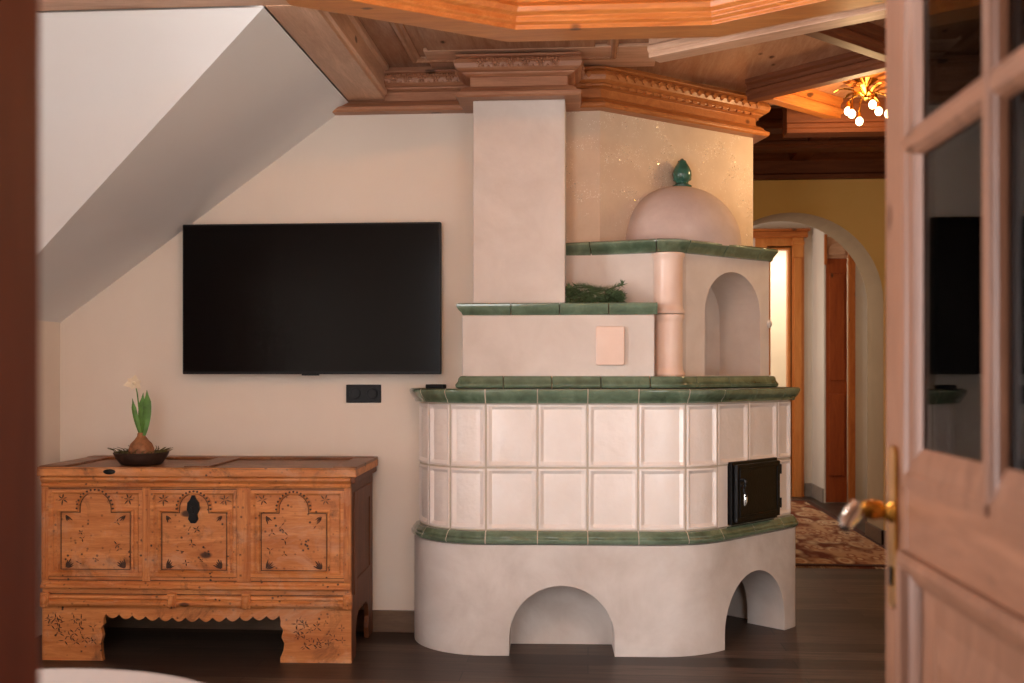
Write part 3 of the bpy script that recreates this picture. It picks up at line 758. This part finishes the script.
# ------------------------------------------------------------------ television and socket
TV = empty('television', (-1.265, 4.74, 1.19)); tag(TV, 'large black wall-mounted flat television above the wooden chest', 'television')
bm = B(); box(bm, (-.600, -.022, 0), (.600, .012, .690)); link('housing', bm, M_black, TV, False, bevel=.004)
bm = B(); box(bm, (-.592, -.0235, .012), (.592, -.0215, .682)); link('screen', bm, M_screen, TV, False)
bm = B(); box(bm, (-.04, -.026, -.006), (.04, -.012, .004)); link('logo_bar', bm, M_black, TV, False, bevel=.002)
bm = B(); box(bm, (-.22, .012, .2), (.22, .06, .5)); link('wall_mount', bm, M_black, TV, False, bevel=.004)
SK = empty('wall_socket', (-1.035, YB, 1.10)); tag(SK, 'black double wall socket below the right end of the television', 'socket')
bm = B(); box(bm, (-.082, -.009, -.042), (.082, 0, .042)); link('faceplate', bm, M_black, SK, False, bevel=.003)
for sx in (-.04, .04):
    bm = B(); M = Matrix.Translation((sx, -.009, 0)) @ Matrix.Rotation(PI/2, 4, 'X')
    lathe(bm, [(0, -.006), (.018, -.006), (.020, .002), (.026, .003), (.027, 0)], seg=28, M=M)
    for dx in (-.009, .009): lathe(bm, [(0, -.0055), (.0025, -.0055), (.003, -.006)], (dx, 0, 0), 8, M=M)
    link('socket', bm, M_black, SK, False, smooth=True)

# ------------------------------------------------------------------ chest
CW = 1.296; CD = .515; CX = -2.268
rz = math.radians(1.9)
CH = empty('wooden_chest', (CX, 4.222, 0), rz); tag(CH, 'antique carved pine chest with scalloped apron below the television', 'chest')
xzf = lambda y0: (lambda u, v, h: (u, y0-h, v))
ZF0 = .215; ZF1 = .745; PXM = CW/308.   # widths follow the three-panel front
X = lambda p: (p-42)*PXM
# carcass
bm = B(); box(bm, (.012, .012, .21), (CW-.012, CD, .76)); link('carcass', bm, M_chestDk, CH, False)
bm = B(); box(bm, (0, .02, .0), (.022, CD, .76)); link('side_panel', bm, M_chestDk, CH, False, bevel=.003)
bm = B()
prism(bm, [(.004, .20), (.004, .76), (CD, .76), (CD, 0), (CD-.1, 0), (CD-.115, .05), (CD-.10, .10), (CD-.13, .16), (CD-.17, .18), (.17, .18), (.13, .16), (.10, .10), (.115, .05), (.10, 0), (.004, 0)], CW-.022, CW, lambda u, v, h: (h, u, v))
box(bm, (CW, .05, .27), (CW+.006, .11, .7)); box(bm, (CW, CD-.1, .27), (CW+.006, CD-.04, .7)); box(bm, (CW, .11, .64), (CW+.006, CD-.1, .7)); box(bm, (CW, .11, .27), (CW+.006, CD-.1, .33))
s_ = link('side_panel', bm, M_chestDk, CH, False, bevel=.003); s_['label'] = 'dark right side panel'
# lid
bm = B()
lx0, lx1, ly0, ly1 = -.012, CW+.024, -.024, CD+.004
box(bm, (lx0, ly0, .768), (lx1, ly1, .800))
fw = .075; nf = len(bm.faces)
box(bm, (lx0, ly0, .800), (lx1, ly0+.02, .806)); box(bm, (lx0, ly1-fw, .800), (lx1, ly1, .812))
for a, b2 in ((lx0, lx0+.10), (CW/2-.05, CW/2+.05), (lx1-.10, lx1)): box(bm, (a, ly0+.02, .800), (b2, ly1-fw, .810))
for f in bm.faces:
    f.normal_update()
    if f.calc_center_median().z > .799 and f.calc_center_median().y > ly0+.004: f.material_index = 1
lid = link('lid', bm, [M_chestX, M_chestTop], CH, False, bevel=.006)
bm = B(); box(bm, (lx1-.022, ly0+.004, .742), (lx1-.004, ly1-.01, .768)); link('lid_batten', bm, M_chestDk, lid, False, bevel=.004)
# front board and mouldings
bm = B(); box(bm, (0, 0, .215), (CW, .024, .77))
for z in (.2765, .2980, .3335, .7195, .7675): box(bm, (.001, -.0035, z), (CW-.001, .003, z+.0028), None, 1)  # dark strips stand in for shade in the gaps along the mouldings
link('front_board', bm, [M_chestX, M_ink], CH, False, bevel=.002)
bm = B(); sweep(bm, [(0, 0), (CW, 0)], [(0, .722), (.010, .722), (.014, .730), (.008, .738), (.016, .746), (.022, .752), (.022, .760), (.014, .767), (0, .767)]); link('top_moulding', bm, M_chestX, CH, False, bevel=.0015)
Zp = lambda y: .812-(y-466)*(.812/197.)
bm = B(); sweep(bm, [(0, 0), (CW, 0)], [(0, .300), (.012, .300), (.020, .306), (.020, .316), (.010, .322), (.010, .328), (.004, .333), (0, .333)])
link('middle_moulding', bm, M_chestX, CH, False, bevel=.0015)
bm = B(); sweep(bm, [(0, 0), (CW, 0)], [(0, .228), (.010, .228), (.016, .238), (.016, .248), (.008, .254), (.014, .262), (.010, .272), (0, .276)])
link('lower_moulding', bm, M_chestX, CH, False, bevel=.0015)
for px_ in (46, 173, 247, 347):
    bm = B(); x = X(px_)
    box(bm, (x-.018, -.022, .225), (x+.018, .004, .285))
    ball(bm, (x, -.024, .255), .016, 1, .8, 1.5); ball(bm, (x, -.024, .232), .010, 1, .8, 1)
    link('corbel', bm, M_chestX, CH, False, bevel=.004)
# pilaster strips
for a, b2 in ((41.8, 49), (143, 151), (237, 251), (343, 350)):
    bm = B(); x0, x1 = X(a)+.001, X(b2); box(bm, (x0, -.009, .334), (x1, .002, .721))
    if x1-x0 > .02: box(bm, (x0+.009, -.013, .345), (x1-.009, -.009, .712))
    link('pilaster', bm, M_chestZ, CH, False, bevel=.002)
# three arched panels
def sprig(bm, x, z, r, n=5, a0=0., spread=2*PI, y=-.0055, mi=1):
    for k in range(n):
        a = a0+spread*k/n; L = r*random.uniform(.75, 1.1); w_ = r*.075
        d = Vector((math.cos(a), math.sin(a))); s = Vector((-d.y, d.x))
        c = Vector((x, z)); P_ = [c+d*L*.15, c+d*L*.55+s*w_, c+d*L, c+d*L*.55-s*w_]
        prism(bm, [(p.x, p.y) for p in P_], -.003, -y, lambda u, v, h: (u, -h, v), mi=mi)
def panel(pa, pb, qa, qb, keyhole):
    x0, x1, u0, u1 = X(pa), X(pb), X(qa), X(qb); zb, zt = .352, .712
    bm = B()
    sweep(bm, [(x0, zb), (x1, zb), (x1, zt), (x0, zt)], [(0, 0), (0, .008), (-.012, .010), (-.02, .004), (-.02, 0)], xzf(0), closed=True)
    iz0, iz1 = .375, .622; c = (u0+u1)/2; r = (u1-u0)*.235
    lp = [(u0, iz0), (u1, iz0), (u1, iz1), (c+r, iz1)]+[(c+r*math.cos(PI*k/14), iz1+.012+r*1.02*math.sin(PI*k/14)) for k in range(15)]+[(c-r, iz1), (u0, iz1)]
    sweep(bm, lp, [(.010, 0), (.010, .007), (.002, .011), (-.004, .003), (-.004, 0)], xzf(0), closed=True)
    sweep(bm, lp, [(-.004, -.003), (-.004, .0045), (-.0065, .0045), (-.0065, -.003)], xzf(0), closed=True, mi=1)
    for k in range(15):
        a = PI*k/14; p = (c+(r+.005)*math.cos(a), iz1+.012+(r*1.02+.005)*math.sin(a))
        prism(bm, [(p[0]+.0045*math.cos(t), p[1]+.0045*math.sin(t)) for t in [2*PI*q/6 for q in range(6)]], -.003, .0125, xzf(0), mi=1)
    for sx in (-1, 1):
        sprig(bm, c+sx*(u1-u0)*.46, .672, .026, 6, random.random())
        sprig(bm, c+sx*(u1-u0)*.42, iz0+.008, .044, 5, .35 if sx < 0 else 1.75, 1.2)
        sprig(bm, c+sx*(u1-u0)*.42, iz1-.014, .035, 3, -1.3 if sx < 0 else -2.6, .9)
    for k in range(7): sprig(bm, random.uniform(u0+.03, u1-.03), random.uniform(iz0+.03, iz1-.02), random.uniform(.008, .022), random.choice((2, 3, 4)), random.random()*6)
    for k in range(9): sprig(bm, random.uniform(x0+.01, x1-.01), random.choice((.362, .70, .365)), random.uniform(.006, .012), 3, random.random()*6)
    sweep(bm, [(x0, zb), (x1, zb), (x1, zt), (x0, zt)], [(0, -.002), (0, .0015), (.0035, .0015), (.0035, -.002)], xzf(0), closed=True, mi=1)  # dark outline painted as shade in the gap around the frame
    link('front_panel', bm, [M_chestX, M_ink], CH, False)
panel(49, 143, 60, 132, False); panel(151, 237, 161, 228, True); panel(251, 343, 260, 327, False)
# lock plate
bm = B(); x = X(194)
pts = [(x+.026*sx_*k, z) for sx_, k, z in ((1, .35, .575), (1, .8, .592), (1, .6, .61), (1, 1.0, .63), (1, .9, .66), (1, .5, .672), (1, .2, .69), (-1, .2, .69), (-1, .5, .672), (-1, .9, .66), (-1, 1.0, .63), (-1, .6, .61), (-1, .8, .592), (-1, .35, .575))]
prism(bm, pts, .0, .014, xzf(0)); box(bm, (x-.006, -.018, .615), (x+.006, -.013, .645))
l_ = link('lock_plate', bm, M_iron, CH, False, bevel=.002); l_['label'] = 'dark iron lock plate'
# iron stud on the lid's front edge
bm = B(); ball(bm, (X(112), ly0-.001, .788), .012, 2.2, .5, .9); link('stud', bm, M_iron, lid, False, smooth=True)
# scalloped apron with bracket feet
ap = [(0, 0), (X(103), 0), (X(101.5), .04), (X(101), .075), (X(103), .105), (X(101), .135), (X(104), .152), (X(103.5), .172)]
nS = 13; xa, xb = X(106), X(279)
for k in range(nS):
    c0 = xa+(xb-xa)*k/nS; wS = (xb-xa)/nS; hgt = .196-.022*math.sin(PI*(k+.5)/nS)*.6
    for q in range(7):
        t = q/6; ap.append((c0+wS*t, hgt-.018*math.sin(PI*t)))
ap += [(X(280.5), .172), (X(280), .152), (X(283), .135), (X(281), .105), (X(284), .08), (X(283), .05), (X(280), .02), (X(280), 0), (CW, 0), (CW, .229), (0, .229)]
bm = B(); prism(bm, ap, .0, -.024, xzf(0))
for cx_, w2, cz_ in ((CW-.13, .10, .11), (.12, .10, .11)):
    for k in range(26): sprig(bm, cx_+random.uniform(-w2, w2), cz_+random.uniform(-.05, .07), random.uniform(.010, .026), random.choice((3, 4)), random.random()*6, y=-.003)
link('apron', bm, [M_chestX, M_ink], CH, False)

# ------------------------------------------------------------------ bulb plant in a bowl
pl_ = empty('potted_bulb', (-1.925, 4.41, .8005)); tag(pl_, 'sprouting flower bulb in a shallow dark bowl on the wooden chest', 'plant')
bm = B(); lathe(bm, [(0, 0), (.075, 0), (.085, .004), (.105, .030), (.116, .052), (.112, .055), (.098, .034), (.08, .02), (0, .018)], seg=36); link('bowl', bm, M_bowl, pl_, False, smooth=True)
bm = B(); lathe(bm, [(0, .02), (.035, .022), (.052, .04), (.054, .066), (.045, .090), (.028, .108), (.018, .122), (.016, .136), (.012, .138), (0, .13)], seg=24)
link('bulb', bm, M_bulbskin, pl_, False, smooth=True)
def blade(base, tip, wd, bend):
    bm = B(); b0, t0 = Vector(base), Vector(tip); rows = []
    for k in range(9):
        t = k/8; p = b0.lerp(t0, t)+Vector(bend)*math.sin(PI*t); w_ = wd*(.55+.9*t*(1-t)*2)*(1 if t < .75 else max(.06, (1-t)/.25))
        rows.append([bm.verts.new(p+Vector((-w_, 0, 0))), bm.verts.new(p+Vector((0, -.006*(1-t)-.002, 0))), bm.verts.new(p+Vector((w_, 0, 0))), bm.verts.new(p+Vector((0, .003, 0)))])
    for a, b2 in zip(rows, rows[1:]):
        for j in range(4): bm.faces.new((a[j], a[(j+1) % 4], b2[(j+1) % 4], b2[j]))
    bm.faces.new(rows[0][::-1]); bm.faces.new(rows[-1])
    return link('leaf', bm, M_leaf, pl_, False, smooth=True)
blade((-.002, 0, .125), (-.040, .0, .285), .012, (-.004, 0, 0)); blade((.004, .006, .125), (.004, .01, .310), .016, (-.006, 0, 0)); blade((.012, -.006, .125), (.026, -.004, .322), .019, (.008, 0, 0)); 
bm = B(); tube(bm, [(-.004, .004, .13), (-.012, .01, .22), (-.024, .012, .31), (-.032, .012, .345)], [.004, .0035, .003, .002], 7); stem = link('stem', bm, M_leaf, pl_, False, smooth=True)
bm = B(); c = Vector((-.034, .004, .352))
for k in range(6):
    a = 2*PI*k/6+.3; d = Vector((math.cos(a), -.25, math.sin(a)*.8)); s = Vector((-math.sin(a), 0, math.cos(a)))
    L = .046 if k % 2 else .036; P_ = [c, c+d*L*.5+s*.014, c+d*L, c+d*L*.5-s*.014]; q = [p+Vector((0, .003, 0)) for p in P_]
    va = [bm.verts.new(p) for p in P_]; vb = [bm.verts.new(p) for p in q]; bm.faces.new(va); bm.faces.new(vb[::-1])
    for j in range(4): bm.faces.new((va[j], va[(j+1) % 4], vb[(j+1) % 4], vb[j]))
ball(bm, c, .008); link('flower', bm, M_petal, pl_, False)
bm = B()
for k in range(70):
    a = random.uniform(0, 2*PI); r = random.uniform(.055, .10); p = Vector((r*math.cos(a), r*math.sin(a), .040)); L = random.uniform(.02, .05)
    tube(bm, [p, p+Vector((math.cos(a)*L*.5, math.sin(a)*L*.5, L*.5)), p+Vector((math.cos(a+.4)*L, math.sin(a+.4)*L, L*.7))], [.0022, .0018, .0008], 5)
link('moss', bm, M_moss, pl_, False)

# ------------------------------------------------------------------ rug
RG = empty('patterned_rug', (1.48, 8.2, 0)); tag(RG, 'patterned beige and red brown rug on the hall floor', 'rug')
bm = B(); box(bm, (-.48, -1.62, 0), (.56, 1.72, .010)); link('pile', bm, M_rug, RG, False, bevel=.003)
bm = B(); sweep(bm, [(-.48, -1.62), (.56, -1.62), (.56, 1.72), (-.48, 1.72)], [(.0, 0), (.0, .012), (-.05, .012), (-.05, .0)], closed=True); link('border', bm, M_rugedge, RG, False)
bm = B()
for k in range(60): x = -.475+k*.0174; box(bm, (x, -1.665, .0), (x+.008, -1.62, .005))
link('fringe', bm, M_rug, RG, False)

# ------------------------------------------------------------------ hall lamp
LP = empty('ceiling_lamp', (1.32, 5.10, ZC)); tag(LP, 'brass branch ceiling lamp with small glowing bulbs in the hall', 'lamp')
bm = B(); lathe(bm, [(0, 0), (.05, 0), (.055, -.012), (.03, -.03), (.014, -.045), (.012, -.09), (.02, -.10), (0, -.115)], seg=24); link('canopy', bm, M_brass, LP, False, smooth=True)
for k in range(6):
    a = 2*PI*k/6+.6; d = Vector((math.cos(a), math.sin(a), 0)); r = .10 if k % 2 else .085
    dz = -.185 if k % 2 else -.150
    bm = B(); tube(bm, [d*.012+Vector((0,0,-.09)), d*r*.45+Vector((0,0,-.075)), d*r*.9+Vector((0,0,-.095)), d*r+Vector((0,0,dz+.045)), d*r+Vector((0,0,dz+.02))], [.005, .005, .0045, .006, .011], 8)
    arm = link('arm', bm, M_brass, LP, False, smooth=True)
    bm = B(); ball(bm, d*r+Vector((0,0,dz)), .018, 1, 1, 1.15, 14, 10); link('bulb', bm, M_bulb, LP, False, smooth=True)
    bm = B(); a2 = a+.4; d2_ = Vector((math.cos(a2), math.sin(a2), 0)); s = Vector((-d2_.y, d2_.x, 0)); rows = []
    for j in range(7):
        t = j/6; p = d2_*(.02+.13*t)+Vector((0,0,-.085+.035*math.sin(PI*t*.8))); w_ = .003+.014*math.sin(PI*min(1, t*.95+.03))
        rows.append([bm.verts.new(p-s*w_), bm.verts.new(p+Vector((0,0,.004))), bm.verts.new(p+s*w_), bm.verts.new(p-Vector((0,0,.003)))])
    for A, C in zip(rows, rows[1:]):
        for j in range(4): bm.faces.new((A[j], A[(j+1) % 4], C[(j+1) % 4], C[j]))
    bm.faces.new(rows[0][::-1]); bm.faces.new(rows[-1]); link('leaf', bm, M_brass, LP, False)

# ------------------------------------------------------------------ open glazed door on the right
DX0, DX1 = .409, .447; HY0, HY1 = .700, 1.482; DT = 2.045
D1 = empty('door_1', (.428, HY0, 0)); struct(D1, 'open glazed pine door leaf with brass handle in the right foreground', 'door')
XM = (DX0+DX1)/2
def leafbox(name, y0, y1, z0, z1, m=M_pineZ, bev=.003, x0=DX0, x1=DX1):
    bm = B(); box(bm, (x0, y0, z0), (x1, y1, z1)); return link(name, bm, m, D1, bevel=bev)
OY0, OY1 = .816, 1.384
leafbox('stile', OY1, HY1, .008, DT); leafbox('stile', HY0, OY0, .008, DT)
leafbox('rail', OY0, OY1, .008, .20, M_pineY); leafbox('rail', OY0, OY1, .955, 1.064, M_pineY); leafbox('rail', OY0, OY1, 1.93, DT, M_pineY)
cy = (OY0+OY1)/2; zr = 1.492
leafbox('muntin', cy-.008, cy+.008, 1.064, 1.93, M_pineZ, .002, DX0-.006, DX1+.006); leafbox('muntin', OY0, OY1, zr-.007, zr+.007, M_pineY, .002, DX0-.005, DX1+.005)
mp = lambda u, v, h: (DX0-h, u, v); mpb = lambda u, v, h: (DX1+h, u, v)
def mould(y0, y1, z0, z1, pr, name='moulding'):
    bm = B()
    for f in (mp, mpb): sweep(bm, [(y0, z0), (y1, z0), (y1, z1), (y0, z1)], pr, f, closed=True)
    return link(name, bm, M_pineZ, D1, bevel=.001)
gp = [(.004, -.004), (.003, .004), (-.003, .005), (-.006, .002), (-.009, 0), (-.011, -.004), (-.013, -.008), (-.013, -.009), (0, -.0095)]
gw = [(.012, -.004), (.012, .004), (-.004, .005), (-.012, .001), (-.024, -.001), (-.032, -.004), (-.040, -.008), (-.040, -.009), (0, -.0095)]
XG = DX0+.011
mpb = lambda u, v, h: (DX1+(h if h > 0 else h*2.6), u, v)
def mould4(y0, y1, z0, z1):
    """wide moulding on stile and rail, narrow against the muntins"""
    bm = B()
    for f in (mp, mpb):
        P = [(y0, z0), (y1, z0), (y1, z1), (y0, z1)]
        prs = []
        for (y, z) in P: prs.append((gp if abs(y-cy) < .05 else gw, gp if abs(z-zr) < .05 else gw, 1 if y < (y0+y1)/2 else -1, 1 if z < (z0+z1)/2 else -1))
        rows = []
        for (y, z), (py_, pz_, sy, sz) in zip(P, prs):
            rows.append([bm.verts.new(f(y-sy*a[0], z-sz*c[0], (a[1]+c[1])/2)) for a, c in zip(py_, pz_)])
        k = len(gp)
        for i in range(4):
            A, C = rows[i], rows[(i+1) % 4]
            for j in range(k): bm.faces.new((A[j], A[(j+1) % k], C[(j+1) % k], C[j]))
    return link('moulding', bm, M_pineZ, D1, bevel=.001)
for y0, y1 in ((OY0, cy-.008), (cy+.008, OY1)):
    for z0, z1 in ((1.064, zr-.007), (zr+.007, 1.93)):
        mould4(y0, y1, z0, z1)
        bm = B(); box(bm, (XG-.001, y0+.002, z0+.002), (XG+.003, y1-.002, z1-.002)); link('glass_pane', bm, M_doorglass, D1)
bm = B(); box(bm, (XM-.008, .826, .19), (XM+.008, 1.376, .965))
for f in (lambda u, v, h: (XM-.008-h, u, v), lambda u, v, h: (XM+.008+h, u, v)):
    a = [(.885, .25), (1.312, .25), (1.312, .895), (.885, .895)]; b2 = [(.925, .29), (1.272, .29), (1.272, .855), (.925, .855)]
    va = [bm.verts.new(f(u_, v_, 0)) for u_, v_ in a]; vb = [bm.verts.new(f(u_, v_, .009)) for u_, v_ in b2]; bm.faces.new(vb)
    for i in range(4): bm.faces.new((va[i], va[(i+1) % 4], vb[(i+1) % 4], vb[i]))
link('panel', bm, M_pineZ, D1)
mould(OY0, OY1, .20, .955, [(.014, -.002), (.014, .008), (.004, .013), (-.006, .010), (-.012, .001), (-.022, -.004), (-.028, -.010), (0, -.010)])
# brass long plate, lever, keyhole
bm = B(); py = 1.437
prism(bm, fillet([(py, 0.884), (py+.018, 0.884, .012), (py+.018, 1.102, .012), (py-.018, 1.102, .012), (py-.018, 0.884, .012), (py, 0.884)], 5)[:-1], 0, .005, mp)
bp = link('backplate', bm, M_brass, D1, bevel=.0015)
bm = B(); box(bm, (DX0-.0075, py-.005, .915), (DX0-.0045, py+.005, .94)); link('keyhole', bm, M_iron, bp)
bm = B(); zh = 1.013
tube(bm, [(DX0-.004, py, zh), (DX0-.010, py, zh), (DX0-.014, py, zh), (DX0-.022, py, zh+.002), (DX0-.030, py, zh+.003), (DX0-.038, py, zh+.002), (DX0-.044, py, zh)], [.016, .012, .009, .013, .014, .012, .008], 16)
h_ = link('handle', bm, M_brass, D1, smooth=True)
bm = B(); tube(bm, [(DX0-.042, py, zh+.001), (DX0-.050, py, zh+.004), (DX0-.058, py-.004, zh-.004), (DX0-.066, py-.012, zh-.012), (DX0-.070, py-.02, zh-.02)], [.007, .013, .013, .011, .007], 14)
he = link('handle_end', bm, M_steel, h_, smooth=True); he['label'] = 'bright silver end of the handle'

# ------------------------------------------------------------------ round table, lower left
TB = empty('round_table', (-.845, 1.335, 0)); tag(TB, 'pale round table whose rim shows at the lower left edge', 'table')
bm = B(); lathe(bm, [(0, .672), (.375, .672), (.398, .679), (.402, .688), (.396, .695), (0, .695)], seg=72); link('tabletop', bm, M_cloth, TB, False, smooth=True)
bm = B(); lathe(bm, [(0, .03), (.05, .04), (.035, .12), (.03, .35), (.045, .55), (.07, .66), (.12, .672)], seg=24); link('pedestal', bm, M_pineZ, TB, False, smooth=True)
bm = B(); lathe(bm, [(0, 0), (.24, 0), (.24, .018), (.10, .035), (0, .04)], seg=40); link('foot', bm, M_pineZ, TB, False, smooth=True)

# ------------------------------------------------------------------ light
def area(name, loc, rot, sx, sy, e_, col):
    l = bpy.data.lights.new(name, 'AREA'); l.shape = 'RECTANGLE'; l.size = sx; l.size_y = sy; l.energy = e_; l.color = col
    o = bpy.data.objects.new(name, l); COL.objects.link(o); o.location = loc; o.rotation_euler = rot; return o
def point(name, loc, e_, col, r=.03):
    l = bpy.data.lights.new(name, 'POINT'); l.energy = e_; l.color = col; l.shadow_soft_size = r
    o = bpy.data.objects.new(name, l); COL.objects.link(o); o.location = loc; return o
area('window_daylight', (XL-.35, (WY0+WY1)/2, (WZ0+WZ1)/2), (0, -PI/2, 0), 1.9, 1.5, 330, (.98, .98, 1))
area('front_right_fill', ((FX0+FX1)/2, .40, (WZ0+WZ1)/2), (PI/2, 0, 0), .95, 1.9, 38, (1, .98, .99))  # fill light behind the added front-right window
area('front_left_fill', ((GX0+GX1)/2, .36, 1.2), (PI/2, 0, 0), .8, 2.1, 58, (.98, .98, 1))  # fill light behind the added front-left window
mid = ((CP[0][0]+CP[1][0])/2-.045*math.sin(ca), (CP[0][1]+CP[1][1])/2-.045*math.cos(ca))
area('coffer_strip', (mid[0], mid[1], 2.72), (PI/2, 0, PI-ca), .55, .05, 9, (1, .36, .05))
area('coffer_strip_front', (-.1, 2.0, 2.74), (PI/2, 0, 0), .6, .05, 11, (1, .36, .05))
point('overhead_fill', (-.47, 2.2, 2.2), 24, (1, .92, .84), .16)  # added overhead fill, no fixture hangs here
point('hall_lamp', (1.30, 5.08, 2.34), 19, (1, .66, .32), .09)
point('vestibule_fill', (.2, -.6, 2.2), 3, (1, .6, .28), .1)  # added warm fill for the door jamb, no lamp modelled
area('passage_fill', (.16, 9.0, 1.6), (0, -PI/2, 0), 1.2, 1.2, 26, (1, .93, .86))  # added fill for the passage walls, no window on this side
area('far_room_daylight', (1.9, 11.0, 2.6), (0, 0, 0), 1.2, .8, 36, (1, .86, .66))
wd = bpy.data.worlds.new('world'); SC.world = wd; wd.use_nodes = True
wd.node_tree.nodes['Background'].inputs[0].default_value = (1, .9, .8, 1); wd.node_tree.nodes['Background'].inputs[1].default_value = .02

# ------------------------------------------------------------------ camera
cam = bpy.data.cameras.new('camera'); co = bpy.data.objects.new('camera', cam); COL.objects.link(co)
F = 1050.; cam.sensor_width = 36; cam.lens = F*36/1024
cam.shift_y = (372-341.5)/1024
co.location = (0, 0, 1.2); co.rotation_euler = (PI/2, 0, math.atan(76/F))
cam.clip_start = .02; cam.dof.use_dof = True; cam.dof.focus_distance = 4.45; cam.dof.aperture_fstop = 3.6
SC.camera = co
SC.view_settings.view_transform = 'Standard'; SC.view_settings.look = 'None'
SC.view_settings.gamma = 1; SC.view_settings.use_curve_mapping = False
SC.view_settings.exposure = -.31
SC.cycles.use_denoising = True
SC.cycles.max_bounces = 8
